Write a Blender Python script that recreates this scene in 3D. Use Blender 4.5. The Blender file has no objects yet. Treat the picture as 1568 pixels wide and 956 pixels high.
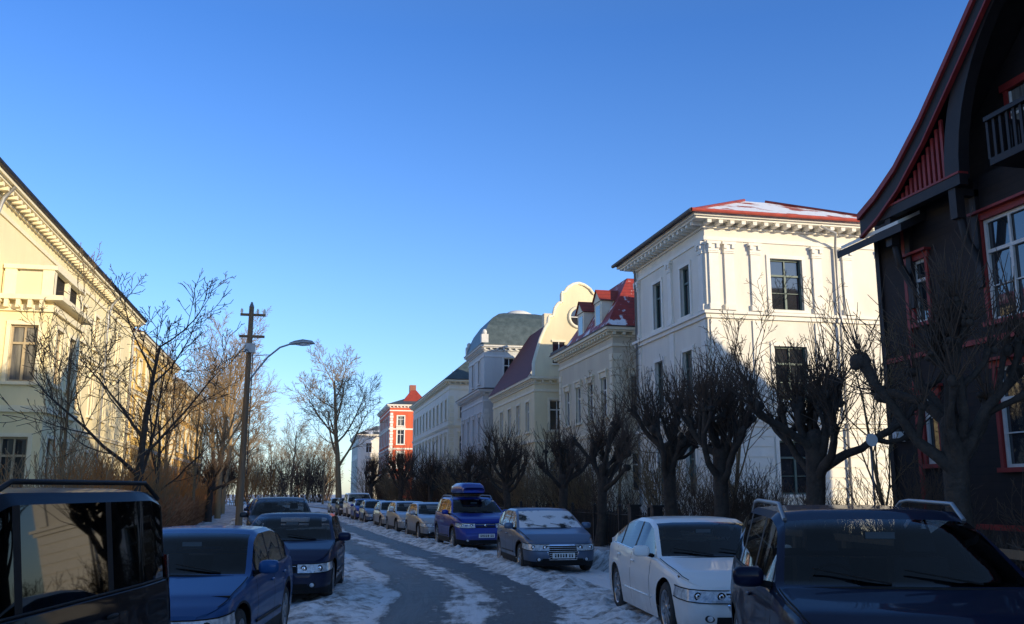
import bpy, math, random
from mathutils import Vector, Matrix, noise
random.seed(11)
scene=bpy.context.scene
V=Vector
# ------------------------------------------------------------------ materials
def nodes_of(name):
    m=bpy.data.materials.new(name); m.use_nodes=True
    nt=m.node_tree; b=nt.nodes['Principled BSDF']; return m,nt,b
def M(name,c1,c2=None,ns=2.0,rough=.7,metal=0,coat=0,bump=0,bs=40,ior=1.45,stretch=None,lo=.35,hi=.65,bd=.02):
    m,nt,b=nodes_of(name); N=nt.nodes; Lk=nt.links
    b.inputs['Roughness'].default_value=rough; b.inputs['Metallic'].default_value=metal
    b.inputs['Coat Weight'].default_value=coat; b.inputs['Coat Roughness'].default_value=.06
    b.inputs['IOR'].default_value=ior
    b.inputs['Base Color'].default_value=(*c1,1)
    tc=N.new('ShaderNodeTexCoord')
    if c2:
        mp=N.new('ShaderNodeMapping')
        if stretch: mp.inputs['Scale'].default_value=stretch
        n=N.new('ShaderNodeTexNoise'); n.inputs['Scale'].default_value=ns; n.inputs['Detail'].default_value=6; n.inputs['Roughness'].default_value=.65
        r=N.new('ShaderNodeValToRGB'); r.color_ramp.elements[0].position=lo; r.color_ramp.elements[1].position=hi
        r.color_ramp.elements[0].color=(*c1,1); r.color_ramp.elements[1].color=(*c2,1)
        Lk.new(tc.outputs['Object'],mp.inputs[0]); Lk.new(mp.outputs[0],n.inputs['Vector']); Lk.new(n.outputs[0],r.inputs[0]); Lk.new(r.outputs[0],b.inputs['Base Color'])
    if bump:
        n2=N.new('ShaderNodeTexNoise'); n2.inputs['Scale'].default_value=bs; n2.inputs['Detail'].default_value=3
        bp=N.new('ShaderNodeBump'); bp.inputs['Strength'].default_value=bump; bp.inputs['Distance'].default_value=bd
        Lk.new(tc.outputs['Object'],n2.inputs['Vector']); Lk.new(n2.outputs[0],bp.inputs['Height']); Lk.new(bp.outputs[0],b.inputs['Normal'])
    return m
def flat(name,c,rough=.9):
    m,nt,b=nodes_of(name); b.inputs['Roughness'].default_value=rough
    N=nt.nodes; Lk=nt.links; oi=N.new('ShaderNodeObjectInfo'); hs=N.new('ShaderNodeHueSaturation'); hs.inputs['Color'].default_value=(*c,1)
    mr=N.new('ShaderNodeMapRange'); mr.inputs['To Min'].default_value=.7; mr.inputs['To Max'].default_value=1.3; Lk.new(oi.outputs['Random'],mr.inputs['Value']); Lk.new(mr.outputs[0],hs.inputs['Value']); Lk.new(hs.outputs[0],b.inputs['Base Color'])
    return m
def boards(name,c1,c2,period,rough=.7,axis='Z',snow=None,snowlo=.5,seed=0):
    m,nt,b=nodes_of(name); N=nt.nodes; Lk=nt.links
    b.inputs['Roughness'].default_value=rough
    tc=N.new('ShaderNodeTexCoord'); sp=N.new('ShaderNodeSeparateXYZ'); Lk.new(tc.outputs['Object'],sp.inputs[0])
    mu=N.new('ShaderNodeMath'); mu.operation='MULTIPLY'; mu.inputs[1].default_value=1/period; Lk.new(sp.outputs[axis],mu.inputs[0])
    fr=N.new('ShaderNodeMath'); fr.operation='FRACT'; Lk.new(mu.outputs[0],fr.inputs[0])
    jr=N.new('ShaderNodeValToRGB'); jr.color_ramp.elements[0].position=0; jr.color_ramp.elements[0].color=(0.25,0.25,0.25,1)
    jr.color_ramp.elements[1].position=.14; jr.color_ramp.elements[1].color=(1,1,1,1); Lk.new(fr.outputs[0],jr.inputs[0])
    n=N.new('ShaderNodeTexNoise'); n.inputs['Scale'].default_value=3; n.inputs['Detail'].default_value=8; Lk.new(tc.outputs['Object'],n.inputs['Vector'])
    r=N.new('ShaderNodeValToRGB'); r.color_ramp.elements[0].position=.35; r.color_ramp.elements[1].position=.65
    r.color_ramp.elements[0].color=(*c1,1); r.color_ramp.elements[1].color=(*c2,1); Lk.new(n.outputs[0],r.inputs[0])
    mx=N.new('ShaderNodeMixRGB'); mx.blend_type='MULTIPLY'; mx.inputs[0].default_value=1; Lk.new(r.outputs[0],mx.inputs[1]); Lk.new(jr.outputs[0],mx.inputs[2])
    out=mx.outputs[0]
    bp=N.new('ShaderNodeBump'); bp.inputs['Strength'].default_value=.6; bp.inputs['Distance'].default_value=.02
    Lk.new(fr.outputs[0],bp.inputs['Height']); Lk.new(bp.outputs[0],b.inputs['Normal'])
    if snow:
        n3=N.new('ShaderNodeTexNoise'); n3.inputs['Scale'].default_value=.75; n3.inputs['Detail'].default_value=9; n3.inputs['Roughness'].default_value=.65
        mp=N.new('ShaderNodeMapping'); mp.inputs['Location'].default_value=(seed,seed*2,0)
        Lk.new(tc.outputs['Object'],mp.inputs[0]); Lk.new(mp.outputs[0],n3.inputs['Vector'])
        r3=N.new('ShaderNodeValToRGB'); r3.color_ramp.elements[0].position=snowlo; r3.color_ramp.elements[1].position=snowlo+.06; Lk.new(n3.outputs[0],r3.inputs[0])
        m3=N.new('ShaderNodeMixRGB'); Lk.new(r3.outputs[0],m3.inputs[0]); Lk.new(out,m3.inputs[1]); m3.inputs[2].default_value=(*snow,1); out=m3.outputs[0]
    Lk.new(out,b.inputs['Base Color'])
    return m
SNOW=(.78,.80,.84)
white_st=M('stucco_white',(.83,.78,.67),(.75,.70,.60),1.2,.8,bump=.25,bs=60,stretch=(1,1,.25))
white_tr=M('trim_white',(.86,.82,.73),(.79,.75,.66),3,.65,bump=.1)
cream_st=M('stucco_cream',(.80,.70,.46),(.70,.61,.40),1.0,.8,bump=.25,bs=60,stretch=(1,1,.25))
cream_tr=M('trim_cream',(.82,.75,.57),(.74,.67,.50),3,.7)
left_st=M('stucco_pale_yellow',(.93,.80,.48),(.86,.73,.43),1.0,.8,bump=.25,bs=60,stretch=(1,1,.25))
left_tr=M('trim_pale_yellow',(.93,.83,.58),(.86,.76,.52),3,.7)
yellow_st=M('stucco_yellow',(.86,.58,.17),(.78,.51,.14),1.0,.8,bump=.25,stretch=(1,1,.25))
ochre_st=M('stucco_ochre',(.80,.47,.12),(.70,.41,.10),1.0,.8,bump=.25,stretch=(1,1,.25))
grey_st=M('stucco_grey',(.57,.57,.55),(.49,.49,.48),1.0,.8,bump=.25,stretch=(1,1,.25))
grey_tr=M('trim_grey',(.68,.67,.64),(.60,.59,.57),3,.7)
red_st=M('stucco_red',(.68,.13,.05),(.57,.10,.045),1.0,.8,bump=.25,stretch=(1,1,.25))
beige_st=M('stucco_beige',(.66,.59,.44),(.58,.51,.38),1.0,.8,bump=.25,stretch=(1,1,.25))
wood_dark=boards('siding_dark',(.020,.012,.011),(.012,.0075,.0075),.17,.75)
wood_red=M('paint_oxide_red',(.30,.028,.024),(.22,.02,.018),4,.55)
wood_blk=M('paint_tar_black',(.011,.008,.008),(.018,.013,.013),4,.6)
tile_red=boards('roof_tiles_red',(.36,.05,.03),(.26,.035,.022),.24,.6)
tile_maroon=boards('roof_tiles_maroon',(.17,.022,.018),(.11,.016,.014),.24,.7)
tile_red_snow=boards('roof_tiles_snowy',(.42,.10,.05),(.32,.07,.04),.11,.6,snow=SNOW,snowlo=.42)
tile_red_snow2=boards('roof_tiles_part_snow',(.34,.035,.024),(.24,.026,.02),.2,.6,snow=SNOW,snowlo=.56,seed=4)
slate=M('roof_slate',(.045,.066,.072),(.085,.115,.125),2,.5,bump=.3,bs=12)
slate_snow=boards('roof_slate_snowy',(.06,.07,.075),(.09,.1,.105),.2,.6,snow=SNOW,snowlo=.5,seed=9)
roof_edge=M('roof_edge_dark',(.05,.035,.035),(.09,.06,.05),3,.6)
gutter=M('zinc_gutter',(.42,.42,.42),(.34,.34,.34),3,.45,metal=.4)
win_dark=M('window_glass',(.018,.022,.026),(.03,.034,.04),.8,.03,ior=1.95)
win_lit=M('window_glass_curtained',(.22,.21,.19),(.07,.07,.07),2.4,.04,ior=1.8,stretch=(3,3,.3))
frame_w=M('window_frame_white',(.72,.70,.66),(.62,.6,.56),5,.5)
frame_c=M('window_frame_ochre',(.50,.40,.26),(.42,.33,.2),5,.5)
frame_g=M('window_frame_green',(.10,.16,.14),(.08,.12,.11),5,.5)
black_m=M('black_iron',(.02,.02,.02),(.035,.03,.03),8,.5)
bark=M('bark_dark',(.036,.028,.023),(.068,.052,.041),6,.9,bump=.8,bs=22,bd=.04)
bark_l=flat('bark_light',(.26,.18,.095))
bark_o=flat('bark_orange',(.42,.19,.06))
twig_b=flat('hedge_twigs',(.085,.055,.038))
twig_h=flat('beech_hedge',(.30,.13,.055))
pole_w=M('pole_timber',(.24,.15,.08),(.15,.10,.06),3,.8,stretch=(6,6,.4),bump=.4,bs=30)
steel=M('galvanised_steel',(.35,.36,.37),(.28,.29,.3),5,.4,metal=.6)
brick=M('chimney_brick',(.34,.12,.08),(.24,.09,.06),6,.8)
def ground_mat(name,a,bcol,c,scale):
    m,nt,b=nodes_of(name); N=nt.nodes; Lk=nt.links
    tc=N.new('ShaderNodeTexCoord'); n=N.new('ShaderNodeTexNoise'); n.inputs['Scale'].default_value=scale; n.inputs['Detail'].default_value=7; n.inputs['Roughness'].default_value=.7
    Lk.new(tc.outputs['Object'],n.inputs['Vector'])
    r=N.new('ShaderNodeValToRGB'); e=r.color_ramp.elements; e[0].position=.38; e[0].color=(*a,1); e[1].position=.6; e[1].color=(*c,1)
    k=e.new(.5); k.color=(*bcol,1); Lk.new(n.outputs[0],r.inputs[0]); Lk.new(r.outputs[0],b.inputs['Base Color'])
    b.inputs['Roughness'].default_value=.75
    bp=N.new('ShaderNodeBump'); bp.inputs['Strength'].default_value=.6; bp.inputs['Distance'].default_value=.08; Lk.new(n.outputs[0],bp.inputs['Height']); Lk.new(bp.outputs[0],b.inputs['Normal'])
    return m
snow_ground=ground_mat('snowy_ground',(.10,.085,.06),(.5,.5,.52),(.68,.70,.75),.9)
pave_mat=ground_mat('snowy_pavement',(.10,.10,.105),(.40,.41,.43),(.68,.70,.73),1.6)
bank_mat=ground_mat('ploughed_snow',(.22,.20,.18),(.62,.62,.62),(.84,.85,.86),3.0)
kerb_mat=M('granite_kerb',(.22,.21,.2),(.32,.31,.3),8,.8)
def road_mat():
    m,nt,b=nodes_of('slushy_asphalt'); N=nt.nodes; Lk=nt.links
    uv=N.new('ShaderNodeUVMap'); sp=N.new('ShaderNodeSeparateXYZ'); Lk.new(uv.outputs[0],sp.inputs[0])
    mp=N.new('ShaderNodeMapping'); mp.inputs['Scale'].default_value=(1,.16,1); Lk.new(uv.outputs[0],mp.inputs[0])
    n1=N.new('ShaderNodeTexNoise'); n1.inputs['Scale'].default_value=2.2; n1.inputs['Detail'].default_value=7; n1.inputs['Roughness'].default_value=.7; Lk.new(mp.outputs[0],n1.inputs['Vector'])
    n0=N.new('ShaderNodeTexNoise'); n0.inputs['Scale'].default_value=1.6; n0.inputs['Detail'].default_value=9; n0.inputs['Roughness'].default_value=.78; Lk.new(uv.outputs[0],n0.inputs['Vector'])
    nw=N.new('ShaderNodeTexNoise'); nw.inputs['Scale'].default_value=.4; nw.inputs['Detail'].default_value=4; Lk.new(uv.outputs[0],nw.inputs['Vector'])
    ad=N.new('ShaderNodeMath'); ad.operation='MULTIPLY_ADD'; ad.inputs[1].default_value=1.0; Lk.new(nw.outputs[0],ad.inputs[0]); Lk.new(sp.outputs[0],ad.inputs[2])
    mr=N.new('ShaderNodeMapRange'); mr.inputs['From Min'].default_value=-2; mr.inputs['From Max'].default_value=8; Lk.new(ad.outputs[0],mr.inputs['Value'])
    r=N.new('ShaderNodeValToRGB'); e=r.color_ramp.elements
    pr=[(-2,.9),(1.1,.98),(1.5,.82),(1.85,.12),(2.45,.14),(2.8,.55),(3.25,.60),(3.55,.14),(4.1,.16),(4.45,.70),(5.1,.92),(8,.9)]
    e[0].position=0; e[0].color=(.9,.9,.9,1); e[1].position=1; e[1].color=(.9,.9,.9,1)
    for u,v in pr[1:-1]:
        k=e.new((u+2)/10); k.color=(v,v,v,1)
    Lk.new(mr.outputs[0],r.inputs[0])
    s1=N.new('ShaderNodeMath'); s1.operation='MULTIPLY_ADD'; s1.inputs[1].default_value=1.9; s1.inputs[2].default_value=-.95; Lk.new(n1.outputs[0],s1.inputs[0])
    s2=N.new('ShaderNodeMath'); s2.operation='ADD'; Lk.new(r.outputs[0],s2.inputs[0]); Lk.new(s1.outputs[0],s2.inputs[1])
    s3=N.new('ShaderNodeMath'); s3.operation='MULTIPLY_ADD'; s3.inputs[1].default_value=1.8; Lk.new(n0.outputs[0],s3.inputs[0])
    s4=N.new('ShaderNodeMath'); s4.operation='ADD'; s4.inputs[1].default_value=-.88; Lk.new(s3.outputs[0],s4.inputs[0]); Lk.new(s2.outputs[0],s3.inputs[2])
    rc=N.new('ShaderNodeValToRGB'); e=rc.color_ramp.elements; e[0].position=.20; e[0].color=(.030,.030,.031,1); e[1].position=.74; e[1].color=(.80,.81,.83,1)
    for p,c in ((.32,(.060,.058,.057,1)),(.42,(.17,.16,.15,1)),(.54,(.45,.445,.44,1))):
        k=e.new(p); k.color=c
    Lk.new(s4.outputs[0],rc.inputs[0]); Lk.new(rc.outputs[0],b.inputs['Base Color'])
    rr=N.new('ShaderNodeMapRange'); rr.inputs['From Min'].default_value=.2; rr.inputs['From Max'].default_value=.6; rr.inputs['To Min'].default_value=.42; rr.inputs['To Max'].default_value=.75
    Lk.new(s4.outputs[0],rr.inputs['Value']); Lk.new(rr.outputs[0],b.inputs['Roughness']); b.inputs['IOR'].default_value=1.33
    bp=N.new('ShaderNodeBump'); bp.inputs['Strength'].default_value=.8; bp.inputs['Distance'].default_value=.05; Lk.new(s4.outputs[0],bp.inputs['Height']); Lk.new(bp.outputs[0],b.inputs['Normal'])
    return m
asphalt=road_mat()
def paint(name,c,metal=.35,rough=.32,grime=.5,coat=.45,ior=1.35):
    m,nt,b=nodes_of(name); N=nt.nodes; Lk=nt.links
    b.inputs['Metallic'].default_value=metal; b.inputs['Coat Weight'].default_value=coat; b.inputs['Coat Roughness'].default_value=.04; b.inputs['Coat IOR'].default_value=1.4; b.inputs['IOR'].default_value=ior
    tc=N.new('ShaderNodeTexCoord'); sp=N.new('ShaderNodeSeparateXYZ'); Lk.new(tc.outputs['Object'],sp.inputs[0])
    mr=N.new('ShaderNodeMapRange'); mr.inputs['From Min'].default_value=.75; mr.inputs['From Max'].default_value=.15; mr.inputs['To Max'].default_value=grime; Lk.new(sp.outputs['Z'],mr.inputs['Value'])
    n=N.new('ShaderNodeTexNoise'); n.inputs['Scale'].default_value=5; n.inputs['Detail'].default_value=6; Lk.new(tc.outputs['Object'],n.inputs['Vector'])
    mu=N.new('ShaderNodeMath'); mu.operation='MULTIPLY'; mu.use_clamp=True; Lk.new(mr.outputs[0],mu.inputs[0]); 
    n2=N.new('ShaderNodeMath'); n2.operation='MULTIPLY'; n2.inputs[1].default_value=2; Lk.new(n.outputs[0],n2.inputs[0]); Lk.new(n2.outputs[0],mu.inputs[1])
    mx=N.new('ShaderNodeMixRGB'); mx.inputs[1].default_value=(*c,1); mx.inputs[2].default_value=(.12,.115,.11,1); Lk.new(mu.outputs[0],mx.inputs[0]); Lk.new(mx.outputs[0],b.inputs['Base Color'])
    rr=N.new('ShaderNodeMapRange'); rr.inputs['To Min'].default_value=rough; rr.inputs['To Max'].default_value=.8; Lk.new(mu.outputs[0],rr.inputs['Value']); Lk.new(rr.outputs[0],b.inputs['Roughness'])
    return m
P_navy=paint('paint_midnight_blue',(.004,.007,.024),0,.5,.2,.35,1.15)
P_white=paint('paint_white',(.84,.82,.79),0,.35,.3)
P_bgrey=paint('paint_blue_grey',(.10,.15,.24),.3,.35,.4,.4)
P_blue=paint('paint_blue',(.012,.04,.30),.2)
P_silver=paint('paint_silver',(.42,.43,.45),.5)
P_teal=paint('paint_steel_blue',(.02,.08,.22),.1,.4,.3,.4,1.2)
P_dark=paint('paint_dark_blue',(.006,.013,.045),0,.45,.25,.35,1.2)
P_black=paint('paint_black',(.005,.005,.008),0,.5,.15,.3,1.15)
P_dgrey=paint('paint_dark_grey',(.03,.035,.045),.1,.4,.3,.35,1.2)
tyre=M('tyre_rubber',(.022,.022,.023),(.05,.048,.046),6,.85,bump=.4,bs=50)
rim_m=M('alloy_rim',(.42,.43,.45),(.3,.3,.31),6,.32,metal=.85)
plast=M('black_plastic',(.012,.012,.013),(.019,.019,.02),8,.6,ior=1.3)
chrome=M('chrome',(.7,.71,.73),None,rough=.12,metal=1)
lampg=M('headlamp_glass',(.74,.75,.76),(.30,.32,.35),14,.06,coat=1,ior=1.6)
tail_m=M('tail_lamp_red',(.42,.015,.012),(.28,.01,.01),12,.08,coat=1)
plate_m=M('plate_white',(.75,.75,.73),None,rough=.4)
seat_m=M('seat_fabric',(.03,.03,.033),(.045,.045,.048),8,.9)
undr=M('underbody',(.008,.008,.008),None,rough=.9)
def glassmat(name,tint,frost=0,ior=1.30):
    m=bpy.data.materials.new(name); m.use_nodes=True; nt=m.node_tree; N=nt.nodes; Lk=nt.links
    N.remove(N['Principled BSDF']); out=N['Material Output']
    tr=N.new('ShaderNodeBsdfTransparent'); tr.inputs[0].default_value=(tint,tint*1.05,tint*1.05,1)
    gl=N.new('ShaderNodeBsdfGlossy'); gl.inputs['Roughness'].default_value=.02; gl.inputs[0].default_value=(1,1,1,1)
    fr=N.new('ShaderNodeFresnel'); fr.inputs[0].default_value=ior
    mx=N.new('ShaderNodeMixShader'); Lk.new(fr.outputs[0],mx.inputs[0]); Lk.new(tr.outputs[0],mx.inputs[1]); Lk.new(gl.outputs[0],mx.inputs[2])
    o=mx.outputs[0]
    if frost:
        tc=N.new('ShaderNodeTexCoord'); n=N.new('ShaderNodeTexNoise'); n.inputs['Scale'].default_value=2.6; n.inputs['Detail'].default_value=8; Lk.new(tc.outputs['Object'],n.inputs['Vector'])
        r=N.new('ShaderNodeValToRGB'); r.color_ramp.elements[0].position=.40; r.color_ramp.elements[1].position=.50
        r.color_ramp.elements[0].color=(.02,.02,.02,1) ; r.color_ramp.elements[1].color=(.9,.9,.9,1); Lk.new(n.outputs[0],r.inputs[0])
        df=N.new('ShaderNodeBsdfDiffuse'); df.inputs[0].default_value=(.78,.79,.82,1)
        m2=N.new('ShaderNodeMixShader'); Lk.new(r.outputs[0],m2.inputs[0]); Lk.new(o,m2.inputs[1]); Lk.new(df.outputs[0],m2.inputs[2]); o=m2.outputs[0]
    Lk.new(o,out.inputs[0]); return m
car_glass=glassmat('car_glass',.42)
van_glass=glassmat('privacy_glass',.02,0,1.45)
car_frost=glassmat('car_glass_frosted',.3,1)
# ------------------------------------------------------------------ mesh builder
class MB:
    def __init__(s): s.v=[];s.f=[];s.m=[];s.mats=[];s.sm=[]
    def mi(s,mat):
        if mat not in s.mats: s.mats.append(mat)
        return s.mats.index(mat)
    def face(s,pts,mat,sm=False):
        b=len(s.v); s.v.extend([tuple(p) for p in pts]); s.f.append(tuple(range(b,b+len(pts)))); s.m.append(s.mi(mat)); s.sm.append(sm)
    def add(s,vs,fs,mat,sm=False):
        b=len(s.v); s.v.extend([tuple(p) for p in vs]); k=s.mi(mat)
        for f in fs: s.f.append(tuple(b+i for i in f)); s.m.append(k); s.sm.append(sm)
    def hexa(s,c,mat):
        s.add(c,[(0,3,2,1),(4,5,6,7),(0,1,5,4),(1,2,6,5),(2,3,7,6),(3,0,4,7)],mat)
    def box(s,x0,x1,y0,y1,z0,z1,mat):
        s.hexa([(x0,y0,z0),(x1,y0,z0),(x1,y1,z0),(x0,y1,z0),(x0,y0,z1),(x1,y0,z1),(x1,y1,z1),(x0,y1,z1)],mat)
    def ob(s,F,a0,a1,d0,d1,z0,z1,mat):
        O,u,n=F
        def p(a,d,z): return O+u*a+n*d+V((0,0,z))
        s.hexa([p(a0,d0,z0),p(a1,d0,z0),p(a1,d1,z0),p(a0,d1,z0),p(a0,d0,z1),p(a1,d0,z1),p(a1,d1,z1),p(a0,d1,z1)],mat)
    def path(s,pts,rs,n,mat,cap=False):
        b=len(s.v); k=s.mi(mat); prev=None; m=len(pts)
        for i,p in enumerate(pts):
            d=(pts[min(i+1,m-1)]-pts[max(i-1,0)])
            if d.length<1e-6: d=V((0,0,1))
            d.normalize()
            if prev is None: a=d.orthogonal().normalized()
            else:
                a=prev-d*prev.dot(d)
                if a.length<1e-4: a=d.orthogonal()
                a.normalize()
            prev=a; c=d.cross(a); r=rs[i]
            for j in range(n):
                t=2*math.pi*j/n; s.v.append(tuple(p+a*(r*math.cos(t))+c*(r*math.sin(t))))
        for i in range(m-1):
            for j in range(n):
                j2=(j+1)%n
                s.f.append((b+i*n+j,b+i*n+j2,b+(i+1)*n+j2,b+(i+1)*n+j)); s.m.append(k); s.sm.append(True)
        if cap and n>=3:
            s.f.append(tuple(b+j for j in range(n))); s.m.append(k); s.sm.append(False)
            s.f.append(tuple(b+(m-1)*n+j for j in range(n))); s.m.append(k); s.sm.append(False)
    def tube(s,p0,p1,r,n,mat): s.path([V(p0),V(p1)],[r,r],n,mat,True)
    def ball(s,c,r,mat,nu=10,nv=7,pw=1):
        vs=[];fs=[]
        q=lambda t: math.copysign(abs(t)**pw,t)
        for i in range(nv+1):
            th=math.pi*i/nv
            for j in range(nu):
                ph=2*math.pi*j/nu
                vs.append((c[0]+r[0]*q(math.sin(th))*q(math.cos(ph)),c[1]+r[1]*q(math.sin(th))*q(math.sin(ph)),c[2]+r[2]*q(math.cos(th))))
        for i in range(nv):
            for j in range(nu): fs.append((i*nu+j,(i+1)*nu+j,(i+1)*nu+(j+1)%nu,i*nu+(j+1)%nu))
        s.add(vs,fs,mat,True)
    def mesh(s,name):
        me=bpy.data.meshes.new(name); me.from_pydata(s.v,[],s.f)
        for m in s.mats: me.materials.append(m)
        me.polygons.foreach_set('material_index',s.m); me.polygons.foreach_set('use_smooth',s.sm); me.update(); return me
    def obj(s,name,parent=None):
        o=bpy.data.objects.new(name,s.mesh(name)); scene.collection.objects.link(o)
        if parent: o.parent=parent
        return o
def empty(name,loc=(0,0,0),rz=0):
    e=bpy.data.objects.new(name,None); e.location=loc; e.rotation_euler=(0,0,rz); e.empty_display_size=.3; scene.collection.objects.link(e); return e
# ------------------------------------------------------------------ street geometry
def lt(tab,x):
    if x<=tab[0][0]: return tab[0][1]
    for (a,b),(c,d) in zip(tab,tab[1:]):
        if x<=c: return b+(d-b)*(x-a)/(c-a)
    return tab[-1][1]
def sm(tab,x,d): return sum(lt(tab,x+d*k) for k in (-1,-.6,-.2,.2,.6,1))/6
LT=[(-30,-9),(0,-3.2),(5,-1.9),(8.5,-1.2),(13.8,-.1),(16.5,.5),(20,.8),(28,.35),(40,-.3),(60,-1.2),(80,-2.2),(120,-5),(170,-11),(260,-26)]
RT=[(-30,-4),(0,1.6),(5,3.0),(9,4.2),(14.6,4.9),(23.7,5.3),(31,4.8),(38,4.4),(43,4.1),(56,3.6),(80,2.6),(120,-.2),(170,-6),(260,-21)]
Lf=lambda y: sm(LT,y,2.5)
Rf=lambda y: sm(RT,y,2.5)
ys=[-30+i*1.5 for i in range(14)]+[-9+i*.75 for i in range(120)]+[81+i*3 for i in range(60)]
def strip(name,fa,fb,z,mat,nx=1,uvs=False,y_list=ys,zf=None):
    vs=[];fs=[];uv=[]
    for y in y_list:
        a,b=fa(y),fb(y)
        for i in range(nx+1):
            x=a+(b-a)*i/nx; vs.append((x,y,z if zf is None else zf(x,y,i/nx))); uv.append((x-Lf(y),y))
    for k in range(len(y_list)-1):
        for i in range(nx):
            q=k*(nx+1)+i; fs.append((q,q+1,q+nx+2,q+nx+1))
    me=bpy.data.meshes.new(name); me.from_pydata(vs,[],fs); me.materials.append(mat)
    if uvs:
        l=me.uv_layers.new(name='UVMap')
        for p in me.polygons:
            for li in p.loop_indices: l.data[li].uv=uv[me.loops[li].vertex_index]
    for p in me.polygons: p.use_smooth=True
    o=bpy.data.objects.new(name,me); scene.collection.objects.link(o); return o
g=MB(); g.face([(-1500,-1500,-.06),(1500,-1500,-.06),(1500,1500,-.06),(-1500,1500,-.06)],snow_ground); g.obj('ground')
strip('road',lambda y:Lf(y)-2.15,lambda y:Rf(y)+2.15,0,asphalt,8,True)
def kerb(name,f,sgn):
    mb=MB()
    for a,b in zip(ys,ys[1:]):
        x0,x1=f(a),f(b)
        c=[(x0,a,-.04),(x0+sgn*.15,a,-.04),(x1+sgn*.15,b,-.04),(x1,b,-.04),(x0,a,.12),(x0+sgn*.15,a,.12),(x1+sgn*.15,b,.12),(x1,b,.12)]
        mb.face([c[0],c[3],c[7],c[4]],kerb_mat); mb.face([c[4],c[5],c[6],c[7]],kerb_mat)
    mb.obj(name)
kerb('kerb_left',lambda y:Lf(y)-2.14,-1); kerb('kerb_right',lambda y:Rf(y)+2.14,1)
strip('pavement_left',lambda y:Lf(y)-4.4,lambda y:Lf(y)-2.285,.123,pave_mat,4)
strip('pavement_right',lambda y:Rf(y)+2.285,lambda y:Rf(y)+4.6,.123,pave_mat,4)
strip('garden_ground_right',lambda y:Rf(y)+4.6,lambda y:60,.14,snow_ground,6)
strip('garden_ground_left',lambda y:-60,lambda y:Lf(y)-4.4,.14,snow_ground,6)
def bank(name,fa,fb,y0,y1,amp,dy=.12,nx=11,off=0):
    yl=[y0+i*dy for i in range(int((y1-y0)/dy))]
    def zf(x,y,t):
        e=math.sin(math.pi*t)
        n=noise.noise(V((x*1.3+off,y*.55,0)))*.6+noise.noise(V((x*4,y*3,5+off)))*.5+noise.noise(V((x*9,y*9,off)))*.35
        return -.03+amp*e*max(0,.55+n)
    return strip(name,fa,fb,0,bank_mat,nx,False,yl,zf)
bank('snow_bank_right',lambda y:Rf(y)-.85,lambda y:Rf(y)+.85,10,75,.23)
bank('snow_bank_left',lambda y:Lf(y)-.6,lambda y:Lf(y)+1.05,8,75,.18,off=7)
bank('snow_bank_right_kerb',lambda y:Rf(y)+1.7,lambda y:Rf(y)+3.1,3,60,.46,.16,8,off=3)
bank('snow_bank_left_kerb',lambda y:Lf(y)-3.2,lambda y:Lf(y)-1.8,3,60,.38,.16,8,off=11)
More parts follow.
